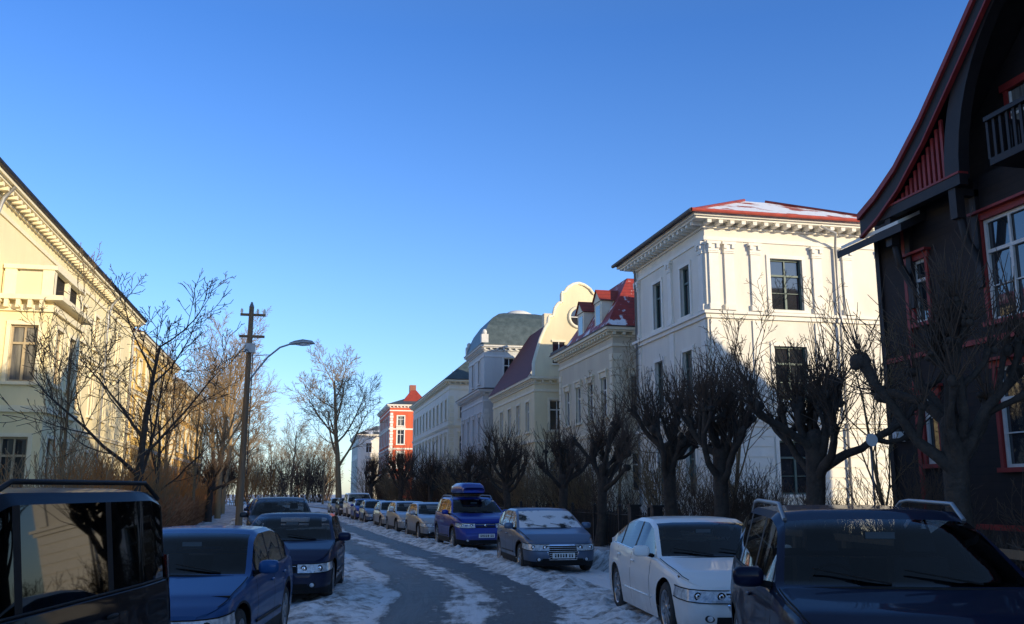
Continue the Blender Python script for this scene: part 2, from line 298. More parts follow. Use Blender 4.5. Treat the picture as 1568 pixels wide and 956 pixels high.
# ------------------------------------------------------------------ buildings
def facade(mb,F,W,z0,z1,wins,wall,trim,frame,rev=.2,case=.14,glass=None):
    O,u,n=F
    def p(a,d,z): return O+u*a+n*d+V((0,0,z))
    us={0.0,W}; zs={z0,z1}
    for w in wins: us|={w[0]-w[2]/2,w[0]+w[2]/2}; zs|={w[1],w[1]+w[3]}
    us=sorted(us); zs=sorted(zs)
    for a,b in zip(us,us[1:]):
        if b-a<1e-4: continue
        for c,d in zip(zs,zs[1:]):
            mu,mz=(a+b)/2,(c+d)/2
            if any(abs(mu-w[0])<w[2]/2 and w[1]<mz<w[1]+w[3] for w in wins): continue
            mb.face([p(a,0,c),p(b,0,c),p(b,0,d),p(a,0,d)],wall)
    for w in wins:
        uc,zb,ww,hh=w[:4]; st=w[4] if len(w)>4 else ''
        a,b=uc-ww/2,uc+ww/2; t=zb+hh
        for q in ([p(a,0,zb),p(a,-rev,zb),p(a,-rev,t),p(a,0,t)],[p(b,0,zb),p(b,-rev,zb),p(b,-rev,t),p(b,0,t)],[p(a,0,zb),p(b,0,zb),p(b,-rev,zb),p(a,-rev,zb)],[p(a,0,t),p(b,0,t),p(b,-rev,t),p(a,-rev,t)]):
            mb.face(q,trim)
        gm=glass or (win_lit if random.random()<.3 else win_dark)
        tl=random.uniform(-.006,.006)
        mb.face([p(a,-rev+.02+tl,zb),p(b,-rev+.02-tl,zb),p(b,-rev+.02-tl,t),p(a,-rev+.02+tl,t)],gm)
        f=.075; r0,r1=-rev+.03,-rev+.09
        mb.ob(F,a,a+f,r0,r1,zb,t,frame); mb.ob(F,b-f,b,r0,r1,zb,t,frame)
        mb.ob(F,a+f,b-f,r0,r1-.002,zb,zb+f,frame); mb.ob(F,a+f,b-f,r0,r1-.002,t-f,t,frame)
        tz=zb+hh*.68
        mb.ob(F,a+f,b-f,r0,r1+.012,tz-.04,tz+.04,frame); 
        if ww>.7: mb.ob(F,uc-.045,uc+.045,r0,r1+.004,zb+f,tz-.04,frame); mb.ob(F,uc-.03,uc+.03,r0,r1-.01,tz+.04,t-f,frame)
        if ww>1.3:
            zq=(zb+tz)/2
            mb.ob(F,a+f,uc-.045,r0,r1-.02,zq-.015,zq+.015,frame); mb.ob(F,uc+.045,b-f,r0,r1-.02,zq-.015,zq+.015,frame)
        if st!='n':
            mb.ob(F,a-case,a,-.02,.05,zb,t,trim); mb.ob(F,b,b+case,-.02,.05,zb,t,trim)
            mb.ob(F,a-case,b+case,-.02,.055,t,t+case,trim)
            mb.ob(F,a-case-.06,b+case+.06,-.02,.13,zb-.12,zb,trim)
            if st=='p':
                mb.ob(F,a-case-.08,b+case+.08,-.02,.16,t+case+.16,t+case+.27,trim)
                mb.ob(F,a-case,b+case,-.02,.07,t+case,t+case+.16,trim)
                mb.ob(F,a-case,a-case+.12,.07,.13,t+case-.2,t+case+.158,trim); mb.ob(F,b+case-.12,b+case,.07,.13,t+case-.2,t+case+.158,trim)
def slab(mb,R,p,z0,z1,mat): mb.box(R[0]-p,R[1]+p,R[2]-p,R[3]+p,z0,z1,mat)
def cornice(mb,R,zt,trim,p=.5,dent=True,edge=None,step=.55):
    slab(mb,R,.06,zt-.95,zt-.78,trim); slab(mb,R,.10,zt-.42,zt-.34,trim)
    slab(mb,R,p-.12,zt-.18,zt-.09,trim); slab(mb,R,p,zt-.09,zt+.06,trim)
    if edge: slab(mb,R,p+.05,zt+.06,zt+.13,edge)
    if dent:
        x0,x1,y0,y1=R
        for F,W in ((( V((x0,y0,0)),V((1,0,0)),V((0,-1,0))),x1-x0),((V((x0,y0,0)),V((0,1,0)),V((-1,0,0))),y1-y0),((V((x1,y0,0)),V((0,1,0)),V((1,0,0))),y1-y0)):
            k=max(2,int(W/step))
            for i in range(k+1):
                a=W*i/k
                mb.ob(F,a-.09,a+.09,0,p-.16,zt-.335,zt-.182,trim)
def hip(mb,R,p,z,rise,mat,inset):
    x0,x1,y0,y1=R[0]-p,R[1]+p,R[2]-p,R[3]+p
    ix=min(inset,(x1-x0)/2-.001); iy=min(inset,(y1-y0)/2-.001)
    a=[(x0,y0,z),(x1,y0,z),(x1,y1,z),(x0,y1,z)]; b=[(x0+ix,y0+iy,z+rise),(x1-ix,y0+iy,z+rise),(x1-ix,y1-iy,z+rise),(x0+ix,y1-iy,z+rise)]
    for i in range(4):
        j=(i+1)%4; mb.face([a[i],a[j],b[j],b[i]],mat)
    mb.face(b,mat)
def faces(R):
    x0,x1,y0,y1=R
    return {'S':((V((x0,y0,0)),V((1,0,0)),V((0,-1,0))),x1-x0),'W':((V((x0,y0,0)),V((0,1,0)),V((-1,0,0))),y1-y0),
            'E':((V((x1,y0,0)),V((0,1,0)),V((1,0,0))),y1-y0),'N':((V((x0,y1,0)),V((1,0,0)),V((0,1,0))),x1-x0)}
def pil(mb,F,a,z0,z1,trim,w=.42,d=.09):
    mb.ob(F,a-w/2,a+w/2,-.02,d,z0,z1,trim)
    mb.ob(F,a-w/2-.05,a+w/2+.05,-.02,d+.05,z0,z0+.25,trim)
    mb.ob(F,a-w/2-.04,a+w/2+.04,-.02,d+.04,z1-.5,z1-.44,trim)
    mb.ob(F,a-w/2-.03,a+w/2+.03,-.02,d+.03,z1-.42,z1-.12,trim)
    mb.ob(F,a-w/2-.10,a+w/2+.10,-.02,d+.09,z1-.12,z1,trim)
    for s in (-1,1): mb.ob(F,a+s*(w/2-.03)-.07,a+s*(w/2-.03)+.07,d,d+.1,z1-.30,z1-.125,trim)
def std(name,R,zt,rows,cols,wall,trim,frame,bands=(),roof=None,ww=1.05,street='W',ped=True,dent=True,edge=roof_edge,cp=.5,plinth=1.0,quoin=True,chim=()):
    E=empty(name); mb=MB(); FS=faces(R)
    for k,(F,W) in FS.items():
        wins=[]
        if k in cols:
            for c in cols[k]:
                for i,(zb,h) in enumerate(rows):
                    wins.append((c,zb,ww,h,'p' if ped and 0<i<len(rows)-(0 if len(rows)<3 else 1) else 't'))
        facade(mb,F,W,0,zt,wins,wall,trim,frame)
        if quoin and k in cols:
            for a in (.28,W-.28): 
                z=plinth+.02; i=0
                while z<zt-1.5:
                    hw=.26 if i%2 else .2
                    mb.ob(F,a-hw,a+hw,-.02,.045,z,z+.36,trim); z+=.42; i+=1
    slab(mb,R,.10,0,plinth,trim)
    for z in bands: slab(mb,R,.09,z,z+.14,trim); slab(mb,R,.15,z+.14,z+.22,trim)
    cornice(mb,R,zt,trim,cp,dent,edge)
    mb.obj('walls',E)
    rb=MB()
    if roof: roof(rb)
    for (cx,cy,cz0,cz1) in chim:
        rb.box(cx-.4,cx+.4,cy-.35,cy+.35,cz0,cz1,brick); rb.box(cx-.48,cx+.48,cy-.43,cy+.43,cz1,cz1+.14,trim)
    rb.obj('roof',E); return E
def white_villa():
    R=(16.2,25.0,36.0,44.6); zt=13.3; E=empty('white_villa'); mb=MB(); FS=faces(R)
    rows=[(1.75,2.2),(5.6,2.3),(9.45,2.25)]
    for k,(F,W) in FS.items():
        wins=[]
        if k=='S': wins=[(3.7,z,1.5,h,'t') for z,h in rows]
        if k=='W': wins=[(c,z,1.05,h,'t') for z,h in rows for c in (2.2,5.6)]
        facade(mb,F,W,0,zt,wins,white_st,white_tr,frame_g,rev=.22,case=.16)
        if k in 'SW':
            ps=[.35,1.05,2.25,5.15,6.6,8.4] if k=='S' else [.35,3.9,8.2]
            for a in ps: pil(mb,F,a,9.35,12.3,white_tr)
            for a in (ps if k=='W' else [.35,2.25,5.15,8.4]):
                mb.ob(F,a-.24,a+.24,-.02,.06,4.86,8.95,white_tr)
            for z in [1.6+.42*i for i in range(7)]:
                if not wins: continue
                mb.ob(F,.02,wins[0][0]-1.0 if k=='S' else 1.4,-.02,.03,z,z+.34,white_tr)
                if k=='S': mb.ob(F,4.7,W-.02,-.02,.03,z,z+.34,white_tr)
    slab(mb,R,.14,0,1.15,white_tr); slab(mb,R,.2,1.15,1.25,white_tr)
    for z in (4.5,9.0): slab(mb,R,.10,z,z+.18,white_tr); slab(mb,R,.20,z+.18,z+.3,white_tr)
    cornice(mb,R,zt,white_tr,.75,True,None,.5)
    mb.obj('walls',E)
    r=MB(); hip(r,R,.85,zt+.062,2.15,tile_red_snow,4.7)
    x0,x1,y0,y1=R[0]-.85,R[1]+.85,R[2]-.85,R[3]+.85; z=zt+.09
    for a,b in (((x0,y0,z),(x0+4.7,y0+4.7,z+2.17)),((x1,y0,z),(x1-4.7,y0+4.7,z+2.17)),((x0,y1,z),(x0+4.7,y0+4.7,z+2.17))):
        r.tube(a,b,.07,8,tile_red)
    r.path([V((x0-.08,y0-.08,z-.02)),V((x1+.08,y0-.08,z-.02))],[.08,.08],8,tile_red,True); r.path([V((x0-.08,y0-.08,z-.02)),V((x0-.08,y1,z-.02))],[.09,.09],8,roof_edge,True)
    r.obj('roof',E)
    d=MB()
    X=R[0]+6.05
    d.path([V((X-1.0,y0+.1,13.05)),V((X-.3,y0+.15,12.8)),V((X,35.88,12.3)),V((X,35.86,9.3)),V((X,35.72,9.1)),V((X,35.86,8.8)),V((X,35.86,1.2))],[.06]*7,8,gutter,True)
    d.path([V((16.06,44.3,12.9)),V((16.06,44.3,.3))],[.06]*2,8,gutter,True)
    d.obj('downpipes',E)
    w=MB(); w.box(25.2,31,44,50,0,10.5,brick); hip(w,(25.2,31,44,50),.3,10.5,2,tile_red,3); w.obj('rear_wing',E)
white_villa()
R=(16.3,26,48.8,60)
def rf(rb):
    Q=(16.3,26,48.8,56.5)
    rb.box(15.8,26.4,56.9,60.4,10.85,11.0,roof_edge)
    hip(rb,Q,.45,10.85,3.1,tile_red_snow2,1.9); hip(rb,Q,-1.42,13.95,.5,slate_snow,3.0)
    for y in (50.7,54.2):
        rb.box(16.1,18.3,y-.65,y+.65,10.9,12.55,cream_tr); rb.face([(16.09,y-.4,11.2),(16.09,y+.4,11.2),(16.09,y+.4,12.35),(16.09,y-.4,12.35)],win_dark)
        for s in (-1,1):
            rb.face([(15.95,y+s*.8,12.55),(18.6,y+s*.8,12.55),(18.6,y,13.3),(15.95,y,13.3)],tile_red)
        rb.face([(16.05,y-.75,12.56),(16.05,y+.75,12.56),(16.05,y,13.25)],cream_tr)
    for a,b in (((18.1,48.6,12.5),(19.1,48.6,13.3)),((20.1,48.6,12.5),(19.1,48.6,13.3))):
        rb.face([a,(a[0],51.5,a[2]),(b[0],51.5,b[2]),b],tile_red)
    rb.box(18.2,20,48.75,50.5,10.9,12.5,cream_tr); rb.face([(18.6,48.74,11.2),(19.6,48.74,11.2),(19.6,48.74,12.3),(18.6,48.74,12.3)],win_dark)
    rb.face([(18.15,48.7,12.51),(20.05,48.7,12.51),(19.1,48.7,13.25)],cream_tr)
std('mansard_villa',R,10.7,[(1.9,2.1),(6.0,2.2)],{'W':[1.6,4.2,6.7,9.2],'S':[1.5,5.0,8.2]},beige_st,cream_tr,frame_w,(5.0,),rf,chim=[(21,53,13,15.6)])
def dutch():
    R=(15.2,24,62.5,77); E=empty('dutch_gable_villa'); mb=MB(); zt=9.6
    for k,(F,W) in faces(R).items():
        wins=[]
        if k=='S': wins=[(c,z,1.1,2.1,'t') for z in (1.9,6.0) for c in (1.6,4.4,7)]
        if k=='W': wins=[(c,z,1.1,2.1,'t') for z in (1.9,6.0) for c in (2,5,8,11)]
        facade(mb,F,W,0,zt,wins,cream_st,cream_tr,frame_w)
    slab(mb,R,.1,0,1,cream_tr); slab(mb,R,.12,5.2,5.4,cream_tr); cornice(mb,R,zt,cream_tr,.35,True,None)
    cx=18.4
    prof=[(3.3,9.7),(3.3,10.6),(3.1,11.3),(2.8,12.3),(2.45,13.1),(2.25,13.4),(2.2,13.85),(1.9,13.9),(1.75,14.5),(1.5,14.85),(1.25,14.9),(1.25,15.6),(1.05,15.65),(.8,16.0),(.4,16.25),(0,16.35)]
    pts=[(cx-a,z) for a,z in prof]+[(cx+a,z) for a,z in prof[::-1][1:]]
    ya,yb=62.35,62.85
    mb.face([(x,ya,z) for x,z in pts],cream_st); mb.face([(x,yb,z) for x,z in pts],cream_st)
    for (x0,z0),(x1,z1) in zip(pts,pts[1:]):
        mb.face([(x0,ya,z0),(x1,ya,z1),(x1,yb,z1),(x0,yb,z0)],cream_tr)
        mb.path([V((x0,ya-.02,z0)),V((x1,ya-.02,z1))],[.11,.11],6,cream_tr,True)
    ring=[V((cx+.72*math.cos(t),ya-.03,13.9+.72*math.sin(t))) for t in [i*math.pi/12 for i in range(25)]]
    mb.path(ring,[.12]*25,6,cream_tr)
    mb.face([(cx+.68*math.cos(t),ya-.025,13.9+.68*math.sin(t)) for t in [i*math.pi/12 for i in range(24)]],win_dark)
    mb.box(cx-.03,cx+.03,ya-.06,ya-.03,13.25,14.55,frame_w); mb.box(cx-.65,cx+.65,ya-.058,ya-.03,13.87,13.93,frame_w)
    Fg=(V((cx-.5,ya,0)),V((1,0,0)),V((0,-1,0)))
    for s in (-1.5,0,1.5):
        mb.ob(Fg,.5+s-.42,.5+s+.42,.01,.03,10.6,12.1,win_dark); mb.ob(Fg,.5+s-.03,.5+s+.03,.03,.05,10.6,12.1,frame_w); mb.ob(Fg,.5+s-.5,.5+s+.5,.0,.08,12.1,12.25,cream_tr); mb.ob(Fg,.5+s-.5,.5+s+.5,.0,.1,10.48,10.6,cream_tr)
    mb.obj('walls',E)
    r=MB()
    r.face([(14.8,62.9,9.67),(14.8,77.3,9.67),(18.4,77.3,15.0),(18.4,62.9,15.0)],tile_maroon); r.face([(24.4,62.9,9.67),(24.4,77.3,9.67),(18.4,77.3,15.0),(18.4,62.9,15.0)],tile_maroon)
    r.box(22,22.9,64,65,12,16.4,brick); r.box(18.6,19.3,73,73.8,12,16.2,beige_st)
    r.obj('roof',E)
dutch()
R=(14.8,24,79.5,91)
def rf(rb):
    hip(rb,R,.4,10.6,.8,slate,2.2)
    T=(14.9,22.2,79.6,87.5)
    for k,(F,W) in faces(T).items():
        facade(rb,F,W,10.7,14.3,[(W*.3,11.3,.95,2.1,'t'),(W*.7,11.3,.95,2.1,'t')] if k in 'SW' else [],grey_st,grey_tr,frame_w)
    cornice(rb,T,14.4,grey_tr,.4,True,slate)
    pr=[(-.35,14.52),(0,15.5),(.35,16.3),(.9,17.1),(1.6,17.6),(2.2,17.8)]
    for (a,z0),(b,z1) in zip(pr,pr[1:]):
        hip(rb,T,-a,z0,z1-z0,slate,b-a)
    rb.path([V((18.8,83.6,17.8)),V((18.8,83.6,18.05)),V((18.8,83.6,18.3)),V((18.8,83.6,18.4))],[1.35,1.3,.8,.1],16,grey_tr,True)
    for cx,cy in ((14.9,79.6),(22.2,79.6),(14.9,87.5)): rb.box(cx-.3,cx+.3,cy-.3,cy+.3,14.53,15.4,grey_tr); rb.ball((cx,cy,15.6),(.22,.22,.28),grey_tr)
std('domed_villa',R,10.5,[(1.9,2.1),(6.1,2.2)],{'W':[1.6,4.4,7.2,10],'S':[1.5,4.3,7.4]},grey_st,grey_tr,frame_w,(5.1,),rf)
R0=(14.0,24,94,126)
std('cream_apartment_house',R0,13.0,[(1.8,2),(5.4,2.1),(9.2,2)],{'W':[2+3.1*i for i in range(10)],'S':[1.6,4.6,7.6]},white_st,cream_tr,frame_w,(4.5,8.3),lambda rb:hip(rb,R0,.5,13.1,2.6,slate,3.0),chim=[(18,115,14,16.5)])
R2=(12.6,22,146,166)
def rf(rb):
    hip(rb,R2,.5,15.3,1.3,slate,3.4); hip(rb,(14.5,18.5,147,151),.2,15.4,2.4,tile_red,1.8); rb.box(16,17,150,151,17,18.8,brick)
std('red_apartment_house',R2,15.2,[(1.8,2),(5.6,2.2),(9.2,2.2),(12,1.5)],{'W':[2+3.1*i for i in range(6)],'S':[1.7,4.7,7.7]},red_st,white_tr,frame_w,(4.7,8.4,11.4),rf)
R3=(9.6,20,178,200)
std('white_apartment_house',R3,12.5,[(1.8,2),(5.6,2.1),(9.2,1.8)],{'W':[2+3.5*i for i in range(6)],'S':[2,5,8]},white_st,white_tr,frame_w,(4.7,),lambda rb:hip(rb,R3,.5,12.6,1.8,slate_snow,4))
# --- left side
RL=(-27,-11.2,16,64)
EL=std('pale_yellow_apartment_house',RL,12.75,[(1.8,2.1),(5.8,2.2),(9.35,1.75)],{'E':[2.2+3.0*i for i in range(6)]+[28.2+3.1*i for i in range(6)],'S':[2,5,8,11]},left_st,left_tr,frame_c,(4.7,8.55),lambda rb:hip(rb,RL,.55,12.9,2.2,tile_red_snow2,5),chim=[(-17,36,14,16.5),(-17,52,14,16.5)],cp=.65)
bb=MB(); RB=(-11.15,-9.35,37.2,41.8)
for k,(F,W) in faces(RB).items():
    if k=='W': continue
    wn=[(W/2,z,.95,h,'t') for z,h in ((1.7,2.1),(5.8,2.1))] if k in 'SN' else [(W*.28,z,1.1,h,'t') for z,h in ((1.7,2.1),(5.8,2.1))]+[(W*.72,z,1.1,h,'t') for z,h in ((1.7,2.1),(5.8,2.1))]
    facade(bb,F,W,0,8.8,wn,left_st,left_tr,frame_c)
for z,p in ((0,.12),(4.69,.13),(8.4,.12)): bb.box(RB[0],RB[1]+p,RB[2]-p,RB[3]+p,z,z+(.9 if z==0 else .24),left_tr)
bb.box(RB[0],RB[1]+.4,RB[2]-.4,RB[3]+.4,8.8,8.98,left_tr)
for i in range(4): bb.box(RB[0]+.2+i*.4,RB[0]+.34+i*.4,RB[2]-.36,RB[2]-.13,8.5,8.797,left_tr)
xb=RB[1]
for x,y in ((xb-.25,37.35),(xb-.25,41.6),(-10.9,37.35),(xb-.25,39.5)): bb.box(x-.2,x+.2,y-.2,y+.2,8.98,10.0,left_tr)
bb.box(RB[0],xb-.05,37.18,37.24,9.0,9.9,left_st); bb.box(RB[0],xb+.05,37.1,37.5,10.0,10.16,left_tr); bb.box(xb-.45,xb+.05,37.5,41.9,10.0,10.16,left_tr)
for i in range(22): bb.tube((xb-.2,37.7+i*.18,8.98),(xb-.2,37.7+i*.18,10.0),.03,5,black_m)
bb.obj('bay_window',EL)
dp=MB()
for y in (35.5,55.5,63.6): dp.path([V((-10.55,y,12.65)),V((-10.9,y,12.2)),V((-11.05,y,11.6)),V((-11.05,y,.2))],[.07]*4,7,gutter,True)
dp.path([V((-10.5,15.5,12.87)),V((-10.5,64.4,12.87))],[.1,.1],7,roof_edge,True); dp.obj('gutters',EL)
RM=(-25,-11.2,65.5,84)
std('yellow_apartment_house',RM,12.2,[(1.8,2.0),(5.6,2.1),(9.0,1.7)],{'E':[2.2+2.9*i for i in range(6)],'S':[2]},yellow_st,cream_tr,frame_w,(4.7,8.3),lambda rb:hip(rb,RM,.5,12.3,2.2,tile_red_snow2,5))
RN=(-25,-11.4,89,113)
std('ochre_apartment_house',RN,11.6,[(1.9,2.1),(5.6,2.0),(8.7,1.6)],{'E':[2.2+3.1*i for i in range(7)],'S':[9,11.2]},ochre_st,cream_tr,frame_w,(4.8,),lambda rb:hip(rb,RN,.6,11.7,3.2,slate_snow,5))
RO=(-30,-16,120,150)
std('tan_apartment_house',RO,13,[(1.9,2.1),(5.8,2.1),(9.4,1.7)],{'E':[2.2+3.3*i for i in range(8)],'S':[9,12]},beige_st,cream_tr,frame_w,(5.0,),lambda rb:hip(rb,RO,.6,13.1,3,tile_red,5))
RP=(16,30,-30,2.2)
std('unseen_shade_house',RP,14.5,[(1.9,2.1),(6.2,2.2),(10.3,1.9)],{'W':[2.4+3.2*i for i in range(9)]},beige_st,cream_tr,frame_w,(5.2,9.4),lambda rb:hip(rb,RP,.5,14.6,2.6,tile_red,5))  # unseen house added out of frame to block low sun from the street
def timber_house():
    E=empty('timber_gable_house'); mb=MB(); y0,y1=5.0,22.2; ym=13.25; X=15.0; XE=33
    F=(V((X,y0,0)),V((0,1,0)),V((-1,0,0)))
    def Y(y): return y-y0
    wins=[(Y(17.3),5.6,1.55,2.35),(Y(17.3),2.35,1.55,2.2),(Y(20.45),6.0,.55,1.6),(Y(20.45),2.5,.55,1.7),(Y(13.5),5.6,1.55,2.3),(Y(9.5),5.6,1.55,2.3),(Y(13.5),2.3,1.55,2.2)]
    wins=[w+('n',) for w in wins]
    facade(mb,F,y1-y0,0,9.0,wins,wood_dark,wood_red,frame_w,rev=.12,glass=win_dark)
    for w in wins:
        a,b=w[0]-w[2]/2,w[0]+w[2]/2; t=w[1]+w[3]; c=.10
        mb.ob(F,a-c,a,-.01,.05,w[1],t,wood_red); mb.ob(F,b,b+c,-.01,.05,w[1],t,wood_red); mb.ob(F,a-c-.06,b+c+.06,-.01,.07,t,t+.15,wood_red); mb.ob(F,a-c-.14,b+c+.14,-.01,.2,t+.15,t+.21,wood_red)
        mb.ob(F,a-c-.06,b+c+.06,-.01,.11,w[1]-.1,w[1],wood_red)
    for z in (5.15,1.0): mb.ob(F,0,y1-y0,-.01,.06,z,z+.12,wood_red)
    mb.ob(F,Y(20.95)-.06,Y(20.95)+.06,-.01,.065,1.13,8.6,wood_red); mb.ob(F,Y(22.1)-.09,Y(22.1)+.09,-.01,.066,1.13,8.6,wood_blk)
    mb.ob(F,0,y1-y0,-.01,.09,0,1.0,wood_blk)
    gz=[(5.2,9.0),(6.7,9.8),(8.7,11.5),(13.25,15.4),(17.8,11.5),(19.8,9.8),(21.3,9.0)]
    mb.face([(X+.6,y,z) for y,z in gz],wood_dark)
    mb.face([(X,5.2,9),(X+.6,5.2,9),(X+.6,21.3,9),(X,21.3,9)],wood_dark)
    G=(V((X+.6,y0,0)),V((0,1,0)),V((-1,0,0)))
    for yc in (17.2,9.3):
        a=Y(yc); mb.ob(G,a-.32,a+.32,.01,.03,9.3,10.9,win_lit); mb.ob(G,a-.42,a-.32,.01,.09,9.2,10.95,wood_red); mb.ob(G,a+.32,a+.42,.01,.09,9.2,10.95,wood_red); mb.ob(G,a-.5,a+.5,.01,.12,10.95,11.12,wood_red); mb.ob(G,a-.27,a-.22,.03,.06,9.3,10.9,frame_w); mb.ob(G,a+.22,a+.27,.03,.06,9.3,10.9,frame_w); mb.ob(G,a-.27,a+.27,.03,.06,10.3,10.36,frame_w); mb.ob(G,a-.5,a+.5,.01,.1,9.08,9.2,wood_red)
    mb.box(X+.02,XE,y0,y0+.2,0,9,wood_dark); mb.box(X+.02,XE,y1-.2,y1-.002,0,8.4,wood_dark); mb.box(XE-.2,XE,y0+.2,y1-.2,0,9,wood_dark)
    mb.face([(XE,y,z) for y,z in gz],wood_dark)
    mb.obj('walls',E)
    r=MB(); xo=14.35
    pr=[(22.0,8.95),(21.2,9.25),(20.3,9.72),(19.2,10.55),(18.1,11.55),(16.6,12.95),(15,14.42),(13.5,15.8)]
    pr=[(y-.25,z) for y,z in pr]
    pr=pr+[(2*ym-y,z) for y,z in pr[::-1][1:]]
    for (ya,za),(yb,zb) in zip(pr,pr[1:]):
        t=.16
        c=[(xo,ya,za),(XE+.5,ya,za),(XE+.5,yb,zb),(xo,yb,zb)]
        r.hexa([tuple(V(p)+V((0,0,.05))) for p in c]+[tuple(V(p)+V((0,0,t))) for p in c],tile_red)
        r.face([(xo+.01,ya,za),(XE,ya,za),(XE,yb,zb),(xo+.01,yb,zb)],wood_blk)
        r.hexa([(xo-.08,ya,za-.42),(xo-.002,ya,za-.42),(xo-.002,yb,zb-.42),(xo-.08,yb,zb-.42),(xo-.08,ya,za+.02),(xo-.002,ya,za+.02),(xo-.002,yb,zb+.02),(xo-.08,yb,zb+.02)],wood_blk)
        r.hexa([(xo-.16,ya,za+.02),(xo+.0,ya,za+.02),(xo+.0,yb,zb+.02),(xo-.16,yb,zb+.02),(xo-.16,ya,za+.19),(xo+.0,ya,za+.19),(xo+.0,yb,zb+.19),(xo-.16,yb,zb+.19)],wood_red)
        r.hexa([(xo-.12,ya,za-.48),(xo-.0,ya,za-.48),(xo-.0,yb,zb-.48),(xo-.12,yb,zb-.48),(xo-.12,ya,za-.42),(xo-.0,ya,za-.42),(xo-.0,yb,zb-.42),(xo-.12,yb,zb-.42)],wood_red)
    def ell(a,b,t): return (ym+a*math.cos(t),8.9+b*math.sin(t))
    K=28
    for i in range(K):
        t0,t1=math.pi*i/K,math.pi*(i+1)/K
        o0,o1=ell(5.15,5.1,t0),ell(5.15,5.1,t1); i0,i1=ell(4.65,4.65,t0),ell(4.65,4.65,t1)
        c=[(i0[0],i0[1]),(o0[0],o0[1]),(o1[0],o1[1]),(i1[0],i1[1])]
        r.hexa([(xo+.02,y,z) for y,z in c]+[(xo+.3,y,z) for y,z in c],wood_blk)
    def roofz(y):
        yy=y if y>=ym else 2*ym-y
        return lt(sorted(pr[:8]),yy)
    for s in (1,-1):
        y=18.45
        while y<21.0:
            zt_=roofz(y)-.5
            yy=ym+s*(y-ym)
            if zt_>9.1: r.box(xo+.06,xo+.12,yy-.045,yy+.045,9.0,zt_,wood_red)
            y+=.18
        r.box(xo+.13,xo+.16,min(ym+s*5.1,ym+s*7.6),max(ym+s*5.1,ym+s*7.6),9.04,9.3,wood_blk)
        a,b=sorted((ym+s*4.6,ym+s*8.1)); r.box(xo-.02,xo+.2,a,b,8.72,8.98,wood_blk); r.box(xo-.04,xo+.22,a,b,8.98,9.03,wood_red)
        for yy in (ym+s*4.95,ym+s*7.45):
            r.box(xo+.02,xo+.24,yy-.12,yy+.12,8.0,8.72,wood_blk)
            r.path([V((X-.02,yy,6.9)),V((X-.35,yy,7.5)),V((xo+.12,yy,8.5))],[.1,.1,.1],6,wood_blk,True)
            r.box(X-.12,X-.01,yy-.1,yy+.1,6.4,8.9,wood_blk); r.box(xo+.25,X,yy-.1,yy+.1,8.55,8.71,wood_blk)
    r.box(14.2,15.5,10.1,16.7,8.74,8.9,wood_blk)
    for i in range(34): r.box(14.22,14.27,10.15+i*.198,10.22+i*.198,8.9,9.75,wood_blk)
    r.box(14.17,14.32,10.05,16.75,9.75,9.85,wood_blk); r.box(14.33,15.5,16.66,16.75,9.75,9.85,wood_blk)
    for i in range(6): r.box(14.4+i*.2,14.46+i*.2,16.67,16.73,8.9,9.75,wood_blk)
    r.hexa([(14.25,20.0,8.2),(14.25,22.9,8.2),(19,22.9,10.4),(19,20.0,10.4),(14.25,20.0,8.4),(14.25,22.9,8.4),(19,22.9,10.6),(19,20.0,10.6)],wood_blk)
    r.hexa([(14.35,20.25,8.46),(14.35,22.85,8.46),(19,22.85,10.62),(19,20.25,10.62),(14.35,20.25,8.55),(14.35,22.85,8.55),(19,22.85,10.75),(19,20.25,10.75)],white_tr)
    r.obj('roof_and_gable',E)
    l=MB(); l.box(14.8,14.99,21.55,21.8,3.1,3.35,plate_m); l.box(14.86,14.99,21.6,21.75,3.35,3.42,black_m); l.obj('wall_lantern',E)
timber_house()
# ------------------------------------------------------------------ vegetation
def rv(): 
    while True:
        v=V((random.uniform(-1,1),random.uniform(-1,1),random.uniform(-1,1)))
        if .05<v.length<1: return v
def grow(mb,mat,p,d,L,r,lvl,P):
    n=P['seg'][lvl]; pts=[p.copy()]; rs=[r]; ds=[d.copy()]; d=d.normalized()
    for i in range(n):
        d=(d+rv()*P['wob'][lvl]+V((0,0,P['up'][lvl]))).normalized(); p=p+d*(L/n)
        pts.append(p.copy()); rs.append(max(P['rmin'],r*(1-(i+1)/n*(1-P['tap'][lvl])))); ds.append(d.copy())
    mb.path(pts,rs,P['n'][lvl],mat)
    if lvl+1<len(P['seg']):
        k=P['kids'][lvl]; ph=random.uniform(0,6.28)
        for j in range(k):
            t=P['start'][lvl]+(1-P['start'][lvl])*(j+random.uniform(.2,.95))/k
            f=min(t,.999)*n; i=int(f); q=pts[i].lerp(pts[i+1],f-i); dd=ds[i+1]
            a=dd.orthogonal().normalized(); b=dd.cross(a); ph+=2.4+random.uniform(-.5,.5)
            sd=a*math.cos(ph)+b*math.sin(ph); an=P['ang'][lvl]*random.uniform(.7,1.3)
            nd=dd*math.cos(an)+sd*math.sin(an)
            grow(mb,mat,q,nd,L*P['lr'][lvl]*(1-.45*t)*random.uniform(.75,1.2),max(P['rmin'],rs[i]*P['rr'][lvl]),lvl+1,P)
TREE=dict(seg=[7,6,5,4,2],wob=[.10,.20,.22,.22,.2],up=[.05,.10,.06,.03,.02],tap=[.25,.2,.2,.3,.5],n=[9,6,4,3,3],kids=[10,8,7,6],start=[.28,.25,.2,.15],ang=[.75,.7,.7,.65],lr=[.62,.62,.6,.55],rr=[.5,.55,.55,.6],rmin=.009)
def tree_mesh(name,seed,P,h,r,mat,up=None):
    random.seed(seed); mb=MB(); grow(mb,mat,V((0,0,-.1)),V((0,0,1)),h,r,0,P); return mb.mesh(name)
